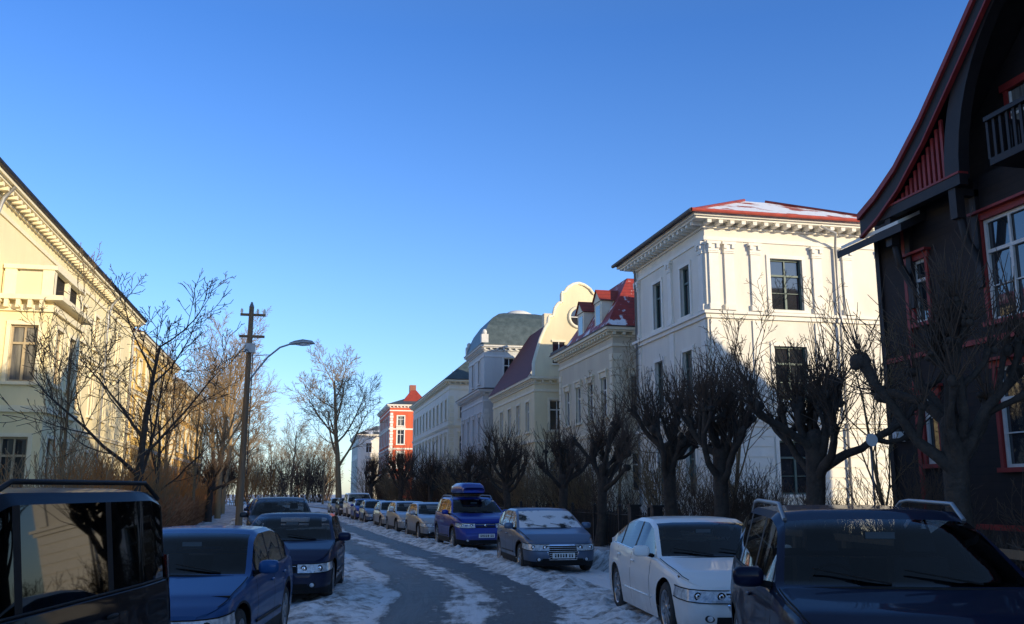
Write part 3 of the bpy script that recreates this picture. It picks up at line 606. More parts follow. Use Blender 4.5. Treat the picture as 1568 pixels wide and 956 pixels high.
def place(me,name,x,y,z=.1,s=1,rz=None,sz=None):
    o=bpy.data.objects.new(name,me); o.location=(x,y,z); o.scale=(s,s,sz or s); o.rotation_euler=(0,0,random.uniform(0,6.28) if rz is None else rz); scene.collection.objects.link(o); return o
def pollard(seed):
    random.seed(seed); mb=MB()
    p=V((0,0,-.1)); pts=[p.copy()]; rs=[.25]; hh=random.uniform(.46,.56)
    d=V((random.uniform(-.08,.08),random.uniform(-.08,.08),1))
    for i in range(5):
        p=p+(d+rv()*.10).normalized()*hh; pts.append(p.copy()); rs.append([.20,.175,.165,.17,.18][i])
    mb.path(pts,rs,10,bark); mb.ball(p,(.19,.19,.2),bark)
    nl=random.randint(7,10); ph=random.uniform(0,6)
    tips=[]
    for j in range(nl):
        ph+=6.283/nl+random.uniform(-.35,.35); out=random.uniform(.35,1.2) if j else .1
        d=V((math.cos(ph)*out,math.sin(ph)*out,.6)).normalized(); q=p.copy()-V((0,0,random.uniform(0,.7))); L=random.uniform(.9,2.0); pp=[q.copy()]; rr=[.10]
        for i in range(6):
            d=(d+V((0,0,.14))+rv()*.42).normalized(); q=q+d*L/6; pp.append(q.copy()); rr.append([.085,.072,.064,.06,.065,.09][i])
        mb.path(pp,rr,7,bark); tips.append((q.copy(),.12,d.copy()))
        for s in range(random.randint(1,3)):
            i=random.randint(2,5); q2=pp[i].copy(); d2=(d+rv()*1.2+V((0,0,.1))).normalized(); p3=[q2.copy()]; r3=[.05]
            for k in range(3): d2=(d2+V((0,0,.25))+rv()*.35).normalized(); q2=q2+d2*random.uniform(.12,.28); p3.append(q2.copy()); r3.append([.042,.04,.055][k])
            mb.path(p3,r3,6,bark); tips.append((q2.copy(),.085,d2.copy()))
    for q,r,d in tips:
        for k in range(4): 
            o=rv()*r*.9; mb.ball(q+o,(r*random.uniform(.4,.85),r*random.uniform(.4,.85),r*random.uniform(.4,1.0)),bark,7,5)
        for k in range(random.randint(12,20)):
            dd=(d*.5+rv()*1.0+V((0,0,.65))).normalized(); L=random.uniform(.3,1.25); a=q+rv()*r*.6; b=a+dd*L*.5+rv()*.06; c=b+(dd+V((0,0,.3))+rv()*.25).normalized()*L*.5
            mb.path([a,b,c],[.010,.008,.005],3,twig_b)
            if random.random()<.7:
                e=b+(dd+rv()*.9).normalized()*L*.35; mb.path([b,e],[.006,.004],3,twig_b)
    return mb.mesh('pollard')
POL=[pollard(s) for s in (3,8,21,34,55,89,144)]
random.seed(5)
ylist=[12.2,17.3,21.2,24.6,30.0,33.4,41,50,61,74,92]
for i,y in enumerate(ylist):
    x=Rf(y)+4.6+random.uniform(-.15,.15); s=[1.05,1.12,1.08,1.05][i] if i<4 else random.uniform(.9,1.15)
    place(POL[(i*3+1)%7],'pollarded_tree',x,y,.1,s,None,s*random.uniform(1.0,1.12))
for y in (60,79,98): place(POL[int(y)%7],'pollarded_tree',Lf(y)-4.3,y,.1,1.05)
T1=tree_mesh('bare_tree_a',4,dict(TREE,kids=[8,6,5,3],start=[.22,.2,.2,.15],ang=[.8,.7,.7,.65],lr=[.75,.6,.6,.55]),6.0,.15,bark)
T2=tree_mesh('bare_tree_b',9,dict(TREE,kids=[12,8,6,5],lr=[.5,.58,.58,.55],ang=[.6,.6,.6,.6],rmin=.012),14,.28,bark_l)
T3=tree_mesh('bare_tree_c',17,dict(TREE,kids=[11,9,7,5],rmin=.015,start=[.3,.2,.2,.15],lr=[.55,.6,.6,.55]),13,.34,bark_l)
T4=tree_mesh('bare_tree_d',23,dict(TREE,kids=[8,7,5,3],start=[.2,.2,.2,.15],ang=[.5,.5,.6,.6],lr=[.7,.6,.55,.5],rmin=.008),6.5,.09,bark_l)
random.seed(2)
place(T1,'bare_tree',-4.9,30.5,.1,1.05,1.0)
place(T4,'bare_tree',-7.4,32.5,.1,.95,1)
place(T1,'bare_tree',-6.0,41,.1,.8,3)
place(T4,'bare_tree',-5.4,50,.1,1.05,4)
place(T4,'bare_tree',12.2,26,.1,.85,2); place(T4,'bare_tree',13.0,19.5,.1,.7,5); place(T4,'bare_tree',13.4,40,.1,.9,3)
place(T2,'bare_tree',-5.6,68,.1,.80,0); place(T2,'bare_tree',-6.6,84,.1,.88,2); place(T2,'bare_tree',-8.5,99,.1,.9,4); place(T2,'bare_tree',-7.4,57,.1,.55,5)
place(T2,'bare_tree',-10,116,.1,.95,1); place(T3,'bare_tree',3.5,96,.1,1.02,0); place(T3,'bare_tree',-9,140,.1,1.0,3)
for i,(x,y,s) in enumerate(((-2,172,.9),(-14,178,.9),(3,150,.62),(1,215,.85),(-7,225,.9),(-1,250,.9),(6,240,.8),(-14,250,1),(-4,200,.7))):
    place(T3 if i%2 else T2,'bare_tree',x,y,.1,s,i*1.3)
SH=dict(seg=[4,3,2],wob=[.12,.2,.2],up=[.05,.1,.1],tap=[.3,.4,.6],n=[4,3,3],kids=[6,4],start=[.15,.2],ang=[.45,.5],lr=[.6,.55],rr=[.6,.7],rmin=.006)
def shrub(seed,mat,h=2.6,n=26,spread=.55,rm=.006):
    random.seed(seed); mb=MB(); P=dict(SH,rmin=rm)
    for i in range(n):
        a=random.uniform(0,6.28); r=random.uniform(0,.45)
        d=V((math.cos(a)*spread*random.uniform(.1,1),math.sin(a)*spread*random.uniform(.1,1),1)).normalized()
        grow(mb,mat,V((math.cos(a)*r,math.sin(a)*r,-.05)),d,h*random.uniform(.6,1),.022,0,P)
    return mb.mesh('shrub')
S1=shrub(1,twig_b); S2=shrub(2,twig_b,3.0,22,.7,.008); S3=shrub(3,bark_o,2.8,24,.6,.008); S4=shrub(4,bark_l,3.2,22,.6,.008); S5=shrub(6,twig_b,2.2,24,.8)
random.seed(77)
for i in range(38):
    y=27+i*2.1+random.uniform(-.6,.6); x=Rf(y)+random.uniform(5.6,8.6)
    place(random.choice([S1,S2,S2,S5,S4]),'shrub',x,y,.1,random.uniform(.75,1.1)*(1 if y<45 else 1.4))
for y in (12,13.5,15,17,18.8,20,21.5,23,24.5,26): place(random.choice([S5,S1]),'shrub',Rf(y)+random.uniform(5.4,7.6),y,.1,random.uniform(.6,.85))
for i in range(32):
    y=24+i*2.6+random.uniform(-.6,.6); x=Lf(y)-random.uniform(5.0,8.6)
    place(random.choice([S1,S3,S4,S3,S3]),'shrub',x,y,.1,random.uniform(.7,1.1)*(1 if y<50 else 1.2))
for i,(x,y) in enumerate(((-6,128),(-9,138),(-4,155),(0,166),(-13,165),(-7,176),(-2,190),(3,180),(-5,212),(2,200),(-12,215),(5,220))):
    place((S3,S4,S2,S1)[i%4],'shrub',x,y,.1,2.0+.25*(i%4))
def hedge_mesh(seed,L,W,H,n,mat,w=.011):
    random.seed(seed); mb=MB()
    for i in range(n):
        x=random.uniform(0,L); y=random.uniform(-W/2,W/2); h=random.uniform(.15,1)**.7*H*(.9+.25*noise.noise(V((x*1.5,seed,0))))
        p=V((x,y,h-random.uniform(.2,.45))); d=(rv()*.8+V((0,0,.8))).normalized(); q=p+d*random.uniform(.2,.45); s=d.cross(rv()).normalized()*w
        mb.face([p-s,p+s,q+s*.4,q-s*.4],mat)
    return mb.mesh('hedge')
H1=hedge_mesh(1,4.2,.7,1.55,4200,twig_h,.015); H2=hedge_mesh(2,4.2,.7,1.25,3400,twig_b,.013)
def hedge_row(me,name,f,y0,y1):
    y=y0
    while y<y1:
        x0,x1=f(y),f(y+4); o=bpy.data.objects.new(name,me); o.location=(x0,y,.1); o.rotation_euler=(0,0,math.atan2(4,x1-x0)); scene.collection.objects.link(o); y+=4
hedge_row(H1,'beech_hedge',lambda y:Lf(y)-4.9,14,90)
hedge_row(H2,'hedge',lambda y:Rf(y)+5.3,8,80)
def fence(name,f,y0,y1,h,mat,rails=2,gap=.13,post=2.2,x_post=.05):
    mb=MB(); y=y0
    while y<y1:
        x=f(y); mb.box(x-.012,x+.012,y-.012,y+.012,.1,h,mat); y+=gap
    y=y0
    while y<y1:
        x=f(y); mb.box(x-x_post,x+x_post,y-x_post,y+x_post,.1,h+.12,mat); mb.ball((x,y,h+.17),(.06,.06,.06),mat,6,5)
        x2=f(min(y+post,y1)); 
        for z in (.25,h-.1)[:rails]: mb.path([V((x,y,z)),V((x2,min(y+post,y1),z))],[.02,.02],4,mat)
        y+=post
    mb.obj(name)
fence('iron_fence',lambda y:Rf(y)+4.75,26.5,60,1.25,black_m)
mb=MB(); y=8.0; f=lambda y:Rf(y)+4.8
while y<26:
    mb.box(f(y)-.06,f(y)+.06,y-.06,y+.06,.1,1.05,pole_w)
    for z in (.55,.95): mb.hexa([(f(y)-.09,y,z),(f(y)-.06,y,z),(f(y+2)-.06,y+2,z),(f(y+2)-.09,y+2,z),(f(y)-.09,y,z+.12),(f(y)-.06,y,z+.12),(f(y+2)-.06,y+2,z+.12),(f(y+2)-.09,y+2,z+.12)],pole_w)
    y+=2
mb.obj('timber_fence')
fence('white_picket_fence',lambda y:Lf(y)-4.55,10,24,1.0,white_tr,2,.16)
mb=MB()
for y in (26.0,27.6): 
    x=Rf(y)+4.75; mb.box(x-.14,x+.14,y-.14,y+.14,.1,1.4,black_m); mb.box(x-.18,x+.18,y-.18,y+.18,1.4,1.47,black_m)
mb.obj('gate_pillars')
# ------------------------------------------------------------------ street lamp on timber pole
E=empty('street_lamp',(-2.3,37.3,.12)); mb=MB()
mb.path([V((0,0,-.1)),V((.03,0,4)),V((.06,0,8.8))],[.14,.12,.095],12,pole_w,True); mb.path([V((.06,0,8.8)),V((.06,0,9.0))],[.10,.03],10,steel,True); mb.obj('pole',E)
mb=MB()
for z in (8.45,7.6): mb.box(-.35,.6,-.05,.05,z,z+.09,pole_w)
for x in (-.3,.3,.55):
    mb.path([V((x,0,8.54)),V((x,0,8.62)),V((x,0,8.7)),V((x,0,8.74))],[.03,.055,.045,.02],8,white_tr,True)
mb.box(-.12,.28,-.18,-.1,7.0,7.35,steel); mb.tube((.2,-.12,2.4),(.2,-.12,7),.02,6,black_m); mb.obj('crossarms',E)
mb=MB(); pts=[V((.1,0,5.9)),V((.35,0,6.3)),V((.75,0,6.85)),V((1.2,0,7.25)),V((1.65,0,7.42))]
mb.path(pts,[.035]*5,8,steel,True); mb.tube((.1,0,6.9),(.85,0,6.95),.012,5,steel)
mb.obj('arm',E)
mb=MB(); mb.path([V((1.55,0,7.4)),V((1.75,0,7.45)),V((2.05,0,7.5)),V((2.4,0,7.48)),V((2.52,0,7.44))],[.05,.09,.11,.085,.02],10,steel,True); mb.path([V((1.8,0,7.41)),V((2.05,0,7.41)),V((2.35,0,7.41))],[.05,.08,.05],8,lampg,True); mb.obj('lamp_head',E)
E=empty('traffic_sign',(11.1,17.1,.1)); mb=MB(); mb.tube((0,0,0),(0,0,2.8),.02,8,steel); mb.obj('post',E)
mb=MB(); mb.add([(.13*math.cos(t*math.pi/12),-.04,2.75+.13*math.sin(t*math.pi/12)) for t in range(24)]+[(.13*math.cos(t*math.pi/12),-.06,2.75+.13*math.sin(t*math.pi/12)) for t in range(24)],[tuple(range(24)),tuple(range(24,48))]+[(i,(i+1)%24,24+(i+1)%24,24+i) for i in range(24)],plate_m); mb.obj('disc',E)
# ------------------------------------------------------------------ vehicles
SP={
'sedan':dict(L=4.9,W=1.86,rw=.335,wh=(.95,3.8),g=.23,
 top=[(0,.66),(.08,.74),(.5,.84),(1.25,.96),(2.05,1.35),(2.45,1.445),(3.1,1.455),(3.6,1.39),(4.25,1.11),(4.6,1.08),(4.85,1.02),(4.9,.92)],
 belt=[(0,.60),(.08,.68),(.5,.78),(1.25,.90),(2.5,.95),(4.2,1.02),(4.85,.95),(4.9,.86)],cowl=1.25,rf=2.2,rr=3.5,re=4.25,gx=(1.5,4.05),pil=(2.72,3.62),seam=(1.55,2.76,3.7)),
'notch':dict(L=4.45,W=1.72,rw=.31,wh=(.85,3.42),g=.2,
 top=[(0,.62),(.08,.69),(.5,.80),(1.15,.93),(1.85,1.30),(2.2,1.39),(2.95,1.40),(3.3,1.35),(3.85,1.05),(4.2,1.03),(4.4,.98),(4.45,.85)],
 belt=[(0,.56),(.08,.64),(.5,.75),(1.15,.87),(3.8,.97),(4.4,.9),(4.45,.78)],cowl=1.15,rf=2.0,rr=3.15,re=3.85,gx=(1.35,3.6),pil=(2.45,3.25),seam=(1.4,2.48,3.3)),
'hatch':dict(L=4.3,W=1.77,rw=.32,wh=(.86,3.45),g=.2,
 top=[(0,.68),(.08,.76),(.45,.86),(1.12,.98),(1.8,1.33),(2.15,1.43),(3.1,1.435),(3.6,1.37),(4.05,1.06),(4.2,.95),(4.3,.82)],
 belt=[(0,.6),(.08,.69),(.45,.80),(1.12,.91),(3.9,1.0),(4.15,.92),(4.3,.75)],cowl=1.12,rf=1.95,rr=3.5,re=4.05,gx=(1.35,3.85),pil=(2.42,3.3),seam=(1.38,2.45,3.3)),
'suv':dict(L=4.65,W=1.93,rw=.36,wh=(.92,3.6),g=.18,
 top=[(0,.88),(.08,.97),(.5,1.06),(1.15,1.15),(1.85,1.55),(2.25,1.67),(3.6,1.69),(4.1,1.63),(4.45,1.25),(4.58,1.05),(4.65,.9)],
 belt=[(0,.78),(.08,.89),(.5,.99),(1.15,1.07),(4.2,1.16),(4.55,1.02),(4.65,.85)],cowl=1.15,rf=2.0,rr=4.05,re=4.45,gx=(1.4,4.2),pil=(2.5,3.4),seam=(1.42,2.53,3.45)),
'van':dict(L=4.8,W=1.92,rw=.34,wh=(.9,3.9),g=.12,
 top=[(0,.88),(.08,.98),(.5,1.09),(.95,1.18),(1.65,1.70),(2.05,1.83),(4.2,1.84),(4.5,1.77),(4.72,1.4),(4.78,1.15),(4.8,1.0)],
 belt=[(0,.78),(.08,.88),(.95,1.08),(4.6,1.12),(4.75,1.0),(4.8,.9)],cowl=.95,rf=1.8,rr=4.5,re=4.72,gx=(1.2,4.45),pil=(2.1,3.35),seam=(1.2,2.13,3.4)),
}
def vehicle(name,kind,x,y,a,pm,hi=True,ws=None,rails=False,box=None,clad=False,grille='bar',rimspoke=8,sg=None):
    S=SP[kind]; L,W,rw=S['L'],S['W'],S['rw']; hw=W/2
    E=empty(name,(x,y,.005),math.radians(90-a))
    sg=sg or car_glass
    wt=[(0,.66),(.03,.76),(.10,.87),(.28,.945),(.8,.995),(1.2,1),(L-.9,1),(L-.35,.955),(L-.1,.89),(L,.72)]
    ct=[(0,.13),(1.3,.13),(2.1,.04),(L-1.6,-.03),(L-.7,-.11),(L,-.12)]
    Ra=rw+.055
    def zb(xx):
        z=.20 if kind in('suv','van') else .17
        for w in S['wh']:
            d=abs(xx-w)
            if d<Ra: z=max(z,rw+math.sqrt(Ra*Ra-d*d))
        return z
    def W_(xx): return hw*sm(wt,xx,.02)
    def prof(z,b):
        q=z/b
        return lt([(0,.93),(.2,.955),(.38,.985),(.6,1.0),(.74,.999),(.80,.985),(.93,.972),(1,.95)],q)
    def PT(xx,yy,zz):
        c=lt(ct,xx); X=xx+c*min(1.1,(yy/hw)**2)
        zm=.42
        if xx<.45: X+=max(0,1-xx/.45)*.11*min(1.6,((zz-zm)/.28)**2)
        if xx>L-.4: X-=max(0,1-(L-xx)/.4)*.07*min(1.6,((zz-zm)/.3)**2)
        return (X,yy,zz)
    NS=10
    def sec(xx):
        w=W_(xx); b=sm(S['belt'],xx,.05); t=sm(S['top'],xx,.06); h=max(.03,t-b); z0=zb(xx+lt(ct,xx)); rows=[]
        for i in range(NS+1):
            z=z0+(b-z0)*i/NS
            rows.append((w*prof(z,b),z))
        yr=w*(.93-S['g']*min(1,h/.5))
        rows+= [(w*.925,b+min(.02,h*.3)),(yr+.035,b+h*.86),(yr-.025,b+h*.955),(yr*.62,b+h*.99),(0,b+h)]
        return rows,h
    st=0.05 if hi else .09
    xs=set([0,.012,.03,.06,.1,L-.1,L-.05,L-.02,L,S['cowl'],S['rf'],S['rr'],S['re'],S['gx'][0],S['gx'][1]]+[p+s*.045 for p in S['pil'] for s in(-1,1)])
    k=int(L/st)
    for i in range(1,k): xs.add(L*i/k)
    for w in S['wh']:
        for s in (-1,1): xs.add(w-lt(ct,w)+s*(Ra-.002)); xs.add(w-lt(ct,w)+s*(Ra+.004))
    xs=sorted(xs); xs=[q for i,q in enumerate(xs) if i==0 or q-xs[i-1]>.0035]; xs[-1]=L
    mb=MB(); vs=[]; nr=None; hs=[]
    for xx in xs:
        rows,h=sec(xx); hs.append(h)
        full=[PT(xx,-yy,z) for yy,z in rows]+[PT(xx,yy,z) for yy,z in rows[:-1][::-1]]
        nr=len(full); vs+=full
    half=(nr-1)//2
    groups={}
    wsm=ws or car_glass
    for i in range(len(xs)-1):
        xm=(xs[i]+xs[i+1])/2; h=(hs[i]+hs[i+1])/2
        for j in range(nr-1):
            q=j if j<half else nr-2-j
            mat=pm
            if q==NS+1:
                if S['gx'][0]<xm<S['gx'][1] and h>.13: mat=plast if any(abs(xm-p)<.045 for p in S['pil']) else sg
            elif q in (NS+3,NS+4):
                if S['cowl']<xm<S['rf']: mat=wsm
                elif S['rr']<xm<S['re']: mat=sg
            elif q<=1 and (clad or kind!='sedan'): mat=plast
            groups.setdefault(mat,[]).append((i*nr+j,i*nr+j+1,(i+1)*nr+j+1,(i+1)*nr+j))
    mb.v+=vs
    for mt,fs in groups.items():
        kx=mb.mi(mt)
        for f in fs: mb.f.append(f); mb.m.append(kx); mb.sm.append(True)
    for xx in (0,L):
        rows,h=sec(xx); C=10
        for (ya,za),(yb,zb_) in zip(rows[:-1],rows[1:]):
            for c in range(C):
                s0,s1=-1+2*c/C,-1+2*(c+1)/C
                mb.face([PT(xx,ya*s0,za),PT(xx,ya*s1,za),PT(xx,yb*s1,zb_),PT(xx,yb*s0,zb_)],plast if za<.27 and kind!='sedan' else pm,True)
    o=mb.obj('body',E)
    try:
        import bmesh
        bm=bmesh.new(); bm.from_mesh(o.data); bmesh.ops.remove_doubles(bm,verts=bm.verts,dist=.0008); bmesh.ops.recalc_face_normals(bm,faces=bm.faces); bm.to_mesh(o.data); bm.free()
        o.data.set_sharp_from_angle(angle=math.radians(32))
    except Exception as ex: print('sharp',ex)
    d=MB()
    def side(xx,z,s,off=.004):
        w=W_(xx); b=sm(S['belt'],xx,.05); X,Y,Z=PT(xx,w*prof(z,b),z); return V((X,(Y+off)*s,Z))
    d.box(.35,L-.35,-hw*.62,hw*.62,.2,.62,undr)
    d.box(.5,L-.45,-hw*.90,hw*.90,.74,.78,undr)
    bc=sm(S['belt'],S['cowl'],.05)
    d.box(S['cowl']+.18,S['cowl']+.62,-hw*.8,hw*.8,.785,bc-.01,seat_m)
    for s in (-1,1):
        xs0=S['cowl']+1.05; y0=s*.38
        for (px,wx,z0,z1,wy) in ((xs0,.12,.5,bc+.22,.24),(xs0+.03,.07,bc+.27,bc+.44,.12)):
            d.hexa([(px-wx+(.0),y0-wy,z0),(px+wx,y0-wy,z0),(px+wx,y0+wy,z0),(px-wx,y0+wy,z0),(px-wx+.12,y0-wy*.85,z1),(px+wx+.1,y0-wy*.85,z1),(px+wx+.1,y0+wy*.85,z1),(px-wx+.12,y0+wy*.85,z1)],seat_m)
    d.box(xs0+.85,xs0+1.1,-hw*.72,hw*.72,.5,bc+.16,seat_m)
    if hi:
        rg=[V((S['cowl']+.68+.06*math.cos(t)*.5,.38+.18*math.sin(t),bc+.02+.17*math.cos(t))) for t in [i*math.pi/8 for i in range(17)]]
        d.path(rg,[.014]*17,5,undr)
        zt=sm(S['top'],S['rf'],.05); d.box(S['rf']-.12,S['rf']-.09,-.12,.12,zt-.15,zt-.09,plast); d.box(S['rf']-.123,S['rf']-.121,-.11,.11,zt-.145,zt-.095,plate_m)
        for s in (-1,1):
            for xq in S['seam']:
                b=sm(S['belt'],xq,.05); zz=[.26+(b-.02-.26)*i/8 for i in range(9)]
                for za,zb2 in zip(zz,zz[1:]):
                    if za<zb(xq)+.0: continue
                    d.face([side(xq-.006,za,s,.0025),side(xq+.006,za,s,.0025),side(xq+.006,zb2,s,.0025),side(xq-.006,zb2,s,.0025)],undr)
            for xq in S['seam'][1:]:
                b=sm(S['belt'],xq,.05); p=side(xq+ (-.16),b-.13,s,.02); d.ball(p,(.10,.018,.018),pm if kind!='van' else plast,8,5)
            pts=[]; q=S['gx'][0]
            while q<=S['gx'][1]:
                w=W_(q); b=sm(S['belt'],q,.05); X,Y,Z=PT(q,w*.93,b+.018); pts.append(V((X,(Y+.004)*s,Z))); q+=.15
            d.path(pts,[.011]*len(pts),5,chrome if kind=='sedan' else plast,True)
            pts=[side(q,.42,s,.006) for q in [S['wh'][0]+Ra+.12+i*(S['wh'][1]-S['wh'][0]-2*Ra-.24)/10 for i in range(11)]]
            d.path(pts,[.018]*11,5,plast if kind!='sedan' else pm,True)
            pts=[]
            for i in range(9):
                q=.12+(S['cowl']-.2)*i/8; rows,h=sec(q); yy,zz=rows[NS+2]; X,Y,Z=PT(q,yy*.985,zz+.004); pts.append(V((X,Y*s,Z)))
            d.path(pts,[.005]*9,4,undr)
    for s in (-1,1):
        xm=S['cowl']+.42; w=W_(xm); b=sm(S['belt'],xm,.05)
        d.ball((xm,s*(w+.09),b+.10),(.07,.115,.075),pm,16,10,.6); d.box(xm+.068,xm+.072,s*(w+.09)-.085,s*(w+.09)+.085,b+.045,b+.155,chrome)
        d.path([V((xm+.03,s*(w*.9),b+.03)),V((xm+.02,s*(w+.03),b+.06))],[.03,.025],6,plast,True)
    for y0 in (-.5,.12):
        zc=sm(S['top'],S['cowl']+.02,.02); x1=S['cowl']+.04
        d.path([V(PT(x1-.02,y0,zc+.012)),V(PT(x1+.10,y0+.5,sm(S['top'],x1+.10,.02)+.03))],[.010,.007],4,undr,True)
    pts=[]
    for i in range(9):
        yy=-.68+1.36*i/8; p=PT(S['cowl']-.03,yy*hw/.9,sm(S['top'],S['cowl']-.03,.04)-.005-.03*(yy/.9)**2); pts.append(V(p))
    d.path(pts,[.022]*9,5,undr,True)
    bh=sm(S['belt'],.1,.05); z0,z1=bh-.19,bh-.045
    for s in (-1,1):
        grid=[]
        for i in range(13):
            t=i/12
            if t<.45:
                w0=W_(0); yy=w0*(.55+.45*t/.45); col=[]
                for kz in range(5):
                    z=z0+(z1-z0)*(kz/4); bx=sm(S['belt'],0,.05)
                    X,Y,Z=PT(0,yy,z); lim=prof(z,bx); col.append(V((X-.012,(yy*lim)*s,z)))
            else:
                xx=(t-.45)/.55*.44; col=[]
                for kz in range(5):
                    za=z0+.05*((t-.45)/.55); z=za+(z1+.035*((t-.45)/.55)-za)*kz/4; p=side(xx,z,s,.007); p.x-=.008; col.append(p)
            grid.append(col)
        vsn=[p for c in grid for p in c]; fs=[(i*5+k,(i+1)*5+k,(i+1)*5+k+1,i*5+k+1) for i in range(12) for k in range(4)]
        d.add(vsn,fs,lampg,True)
        d.path([c[0] for c in grid],[.008]*13,4,undr); d.path([c[4] for c in grid],[.008]*13,4,undr)
        for t,rr_ in ((2,.055),(6,.05)):
            c=grid[t][2]; d.ball((c.x-.0,c.y,c.z),(.012,rr_,rr_),undr,10,6); d.ball((c.x-.006,c.y,c.z),(.012,rr_*.7,rr_*.7),chrome,10,6)
        bh2=sm(S['belt'],L-.15,.05); grid=[]
        zt0,zt1=(bh2-.28,bh2-.03) if kind!='van' else (.80,1.30)
        for i in range(6):
            xx=L-.30+.29*i/5; col=[]
            for kz in range(4):
                z=zt0+(zt1-zt0)*kz/3; bb_=sm(S['belt'],xx,.05)
                if z<=bb_: col.append(side(xx,z,s,.008))
                else:
                    w=W_(xx); X,Y,Z=PT(xx,w*(.95-.1*(z-bb_)/.8),z); col.append(V((X,(Y+.012)*s,z)))
            grid.append(col)
        d.add([p for c in grid for p in c],[(i*4+k,(i+1)*4+k,(i+1)*4+k+1,i*4+k+1) for i in range(5) for k in range(3)],tail_m,True)
    def front(yy,z,off): 
        X,Y,Z=PT(0,yy,z); return (X-off,yy,z)
    def patch(ya,yb,za,zb2,off,mat,n=6,trap=0):
        for i in range(n):
            t0,t1=i/n,(i+1)/n
            def q(t,z,kk): 
                yy=ya+(yb-ya)*t; yy*=1-trap*(1-kk); return front(yy,z,off)
            zm_=(za+zb2)/2
            d.face([q(t0,za,0),q(t1,za,0),q(t1,zm_,.5),q(t0,zm_,.5)],mat); d.face([q(t0,zm_,.5),q(t1,zm_,.5),q(t1,zb2,1),q(t0,zb2,1)],mat)
    zg1=bh-.05; gw_=W_(0)*.5
    if grille=='shield':
        patch(-.42,.42,.30,zg1+.0,.008,chrome,6,.22); patch(-.385,.385,.325,zg1-.025,.014,undr,6,.22)
        for i in range(6):
            z=.36+i*(zg1-.42)/5; d.path([V(front(-.31-.06*i/6,z,.018)),V(front(0,z,.018)),V(front(.31+.06*i/6,z,.018))],[.006]*3,4,chrome)
    else:
        patch(-gw_,gw_,zg1-.13,zg1,.008,undr)
        for z in (zg1-.10,zg1-.065,zg1-.03): d.path([V(front(-gw_*.97,z,.012)),V(front(0,z,.012)),V(front(gw_*.97,z,.012))],[.007]*3,4,chrome if hi and z>zg1-.04 else plast)
        d.ball(front(0,zg1-.065,.015),(.012,.05,.05),chrome,10,6)
    patch(-.48*W_(0)/.6,.48*W_(0)/.6,.235,.33,.006,undr)
    for s in (-1,1): d.ball(front(s*W_(0)*.93,.31,.0),(.02,.065,.045),plast,10,6); d.ball(front(s*W_(0)*.93,.31,.012),(.015,.04,.035),lampg,10,6)
    pz=.40 if kind not in('suv','van') else .46
    px=PT(0,0,pz)[0]-.035; d.box(px,px+.03,-.26,.26,pz-.06,pz+.06,plate_m)
    random.seed(int(x*10)+3)
    for c in range(7):
        yy=-.2+c*.062+(.02 if c>1 else 0); d.box(px-.003,px-.0005,yy-.018,yy+.018,pz-.038,pz+.038,undr)
        if random.random()<.6: d.box(px-.005,px-.0032,yy-.008,yy+.008,pz+.006,pz+.024,plate_m)
    d.path([V(PT(0,W_(0)*t,.52))-V((.002,0,0)) for t in (-1,-.6,-.2,.2,.6,1)],[.006]*6,4,undr if kind!='sedan' else pm)
    if rails:
        for s in (-1,1):
            pts=[]; 
            for i in range(9):
                xx=S['rf']+.05+(S['rr']-S['rf']-.1)*i/8; rows,h=sec(xx); yy,zz=rows[NS+3]
                pts.append(V((xx,s*(yy-.01),zz+(.065 if 0<i<8 else .0))))
            d.path(pts,[.018]*9,6,steel if kind=='suv' else plast,True)
    if box:
        z=S['top'][6][1]+.12; vs2=[];
        sect=[(-.0,.5),(.1,.75),(.3,.95),(.8,1),(1.5,1),(1.9,.85),(2.05,.5)]
        pr2=[(0,0),(.9,.0),(1,.35),(.93,.8),(.7,1),(0,1.03)]
        for xx,sc in sect:
            for yy,zz in [(-a_,b_) for a_,b_ in pr2[1:-1]]+[(0,1.03)]+[(a_,b_) for a_,b_ in pr2[1:-1][::-1]]:
                vs2.append((S['rf']-.15+xx,yy*.42*(.8+.2*sc),z+zz*.34*sc))
        m_=9; fs=[(i*m_+j,i*m_+(j+1)%m_,(i+1)*m_+(j+1)%m_,(i+1)*m_+j) for i in range(6) for j in range(m_)]+[tuple(range(m_)),tuple(6*m_+j for j in range(m_))]
        d.add(vs2,fs,box,True)
        for xx in (S['rf']+.3,S['rr']-.7): d.tube((xx,-.65,z-.02),(xx,.65,z-.02),.02,6,plast)
    d.obj('fittings',E)
    wm=MB(); seg=28 if hi else 18
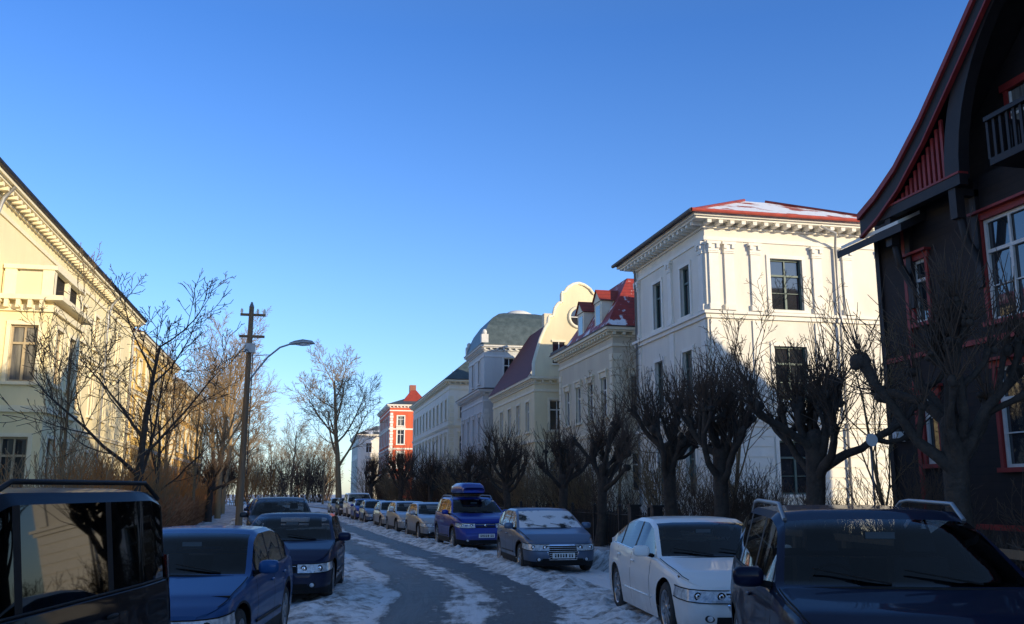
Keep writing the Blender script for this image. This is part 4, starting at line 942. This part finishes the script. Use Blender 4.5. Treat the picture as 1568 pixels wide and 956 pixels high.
    for wx in S['wh']:
        for s in (-1,1):
            yo=hw*.965; cx=wx
            pr_=[(rw-.10,-.0),(rw-.03,.0),(rw-.006,-.02),(rw,-.05),(rw,-.17),(rw-.02,-.2),(rw-.1,-.2)]
            vs3=[(cx+r*math.cos(t*2*math.pi/seg),s*(yo+o),rw+r*math.sin(t*2*math.pi/seg)) for t in range(seg) for r,o in pr_]
            k=len(pr_); wm.add(vs3,[(t*k+i,((t+1)%seg)*k+i,((t+1)%seg)*k+i+1,t*k+i+1) for t in range(seg) for i in range(k-1)],tyre,True)
            pr_=[(rw-.10,-.003),(rw-.115,-.01),(rw-.125,-.05),(rw-.13,-.15)]
            vs3=[(cx+r*math.cos(t*2*math.pi/seg),s*(yo+o),rw+r*math.sin(t*2*math.pi/seg)) for t in range(seg) for r,o in pr_]
            k=4; wm.add(vs3,[(t*k+i,((t+1)%seg)*k+i,((t+1)%seg)*k+i+1,t*k+i+1) for t in range(seg) for i in range(3)],rim_m,True)
            wm.face([(cx+(rw-.12)*math.cos(t*.4488),s*(yo-.12),rw+(rw-.12)*math.sin(t*.4488)) for t in range(14)],undr)
            for q in range(rimspoke):
                t=q*2*math.pi/rimspoke+wx; c_,s_=math.cos(t),math.sin(t); R0,R1=.05,rw-.105
                def wp(r,l,o): return (cx+c_*r-s_*l,s*(yo+o),rw+s_*r+c_*l)
                wm.hexa([wp(R0,-.028,-.06),wp(R1,-.018,-.06),wp(R1,.018,-.06),wp(R0,.028,-.06),wp(R0,-.028,-.02),wp(R1,-.018,-.012),wp(R1,.018,-.012),wp(R0,.028,-.02)],rim_m)
            wm.ball((cx,s*(yo-.02),rw),(.06,.02,.06),rim_m,10,6)
    wm.obj('wheels',E)
    return E
vehicle('parked_suv','suv',3.78,4.95,19,P_navy,rails=True,grille='bar')
vehicle('parked_sedan','sedan',5.42,10.9,6,P_white,grille='shield',rimspoke=10)
vehicle('parked_hatchback','hatch',5.87,21.4,1,P_bgrey,ws=car_frost,grille='shield')
vehicle('parked_suv','suv',5.80,30.4,-3,P_blue,rails=True,box=P_blue,clad=True)
vehicle('parked_hatchback','hatch',5.38,37.0,-4,P_silver,hi=False)
vehicle('parked_hatchback','hatch',5.1,43.2,-4,P_silver,hi=False)
vehicle('parked_car','notch',4.85,49.5,-3,P_silver,hi=False)
vehicle('parked_car','notch',4.5,57,-3,P_bgrey,hi=False)
vehicle('parked_hatchback','hatch',4.3,63.5,-3,P_blue,hi=False)
vehicle('parked_van','van',4.15,70,-3,P_white,hi=False)
vehicle('parked_car','hatch',3.75,77,-4,P_dgrey,hi=False)
vehicle('parked_car','notch',3.3,84,-4,P_silver,hi=False)
vehicle('parked_van','van',-2.93,4.2,14,P_black,rails=True,sg=van_glass)
vehicle('parked_car','notch',-1.52,9.85,9,P_teal)
vehicle('parked_hatchback','hatch',-.36,16.4,6,P_dark)
vehicle('parked_suv','suv',-.55,27.5,-2,P_dgrey,rails=True)
for i,(yy,pm_) in enumerate(((47,P_dark),(54,P_black),(61,P_teal),(69,P_dgrey),(77,P_silver),(86,P_dark))):
    vehicle('parked_car',['hatch','notch'][i%2],Lf(yy)-.95,yy,-5,pm_,hi=False)
# ------------------------------------------------------------------ light
AZ,EL_=140,12
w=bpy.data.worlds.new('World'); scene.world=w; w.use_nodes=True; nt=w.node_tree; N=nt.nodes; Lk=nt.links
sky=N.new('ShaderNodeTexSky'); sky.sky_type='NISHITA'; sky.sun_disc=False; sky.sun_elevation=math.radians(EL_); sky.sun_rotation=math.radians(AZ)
sky.air_density=1.0; sky.dust_density=.4; sky.ozone_density=2.5; sky.altitude=100
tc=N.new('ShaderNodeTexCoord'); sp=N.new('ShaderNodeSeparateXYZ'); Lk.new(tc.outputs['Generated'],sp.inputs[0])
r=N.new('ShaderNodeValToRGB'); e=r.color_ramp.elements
e[0].position=0; e[0].color=(.62,.70,.93,1); e[1].position=.85; e[1].color=(.80,.76,.74,1)  # last stop warms and brightens the sky above the frame for ambient fill
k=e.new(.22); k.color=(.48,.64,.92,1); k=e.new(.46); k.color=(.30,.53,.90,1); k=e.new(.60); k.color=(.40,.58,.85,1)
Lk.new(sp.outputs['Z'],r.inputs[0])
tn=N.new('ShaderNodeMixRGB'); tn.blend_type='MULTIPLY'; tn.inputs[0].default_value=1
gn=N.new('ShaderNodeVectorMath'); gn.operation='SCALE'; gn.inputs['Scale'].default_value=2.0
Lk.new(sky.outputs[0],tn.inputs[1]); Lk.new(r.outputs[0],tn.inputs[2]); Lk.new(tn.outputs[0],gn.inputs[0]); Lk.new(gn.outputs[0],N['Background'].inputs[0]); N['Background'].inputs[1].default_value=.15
sd=bpy.data.lights.new('sun','SUN'); sd.energy=5; sd.angle=math.radians(.5); sd.color=(1,.83,.56)
so=bpy.data.objects.new('sun',sd); scene.collection.objects.link(so)
e,a=math.radians(EL_),math.radians(AZ)
dirv=V((math.sin(a)*math.cos(e),math.cos(a)*math.cos(e),math.sin(e)))
so.rotation_euler=dirv.to_track_quat('Z','Y').to_euler(); so.location=(40,-60,60)
cam=bpy.data.cameras.new('camera'); co=bpy.data.objects.new('camera',cam); scene.collection.objects.link(co); scene.camera=co
co.location=(0,0,1.8); co.rotation_euler=(math.radians(100.9),0,math.radians(-12.3)); cam.sensor_width=36; cam.lens=33.1; cam.clip_end=4000; cam.clip_start=.05
scene.view_settings.view_transform='Standard'; scene.view_settings.look='None'; scene.view_settings.exposure=0
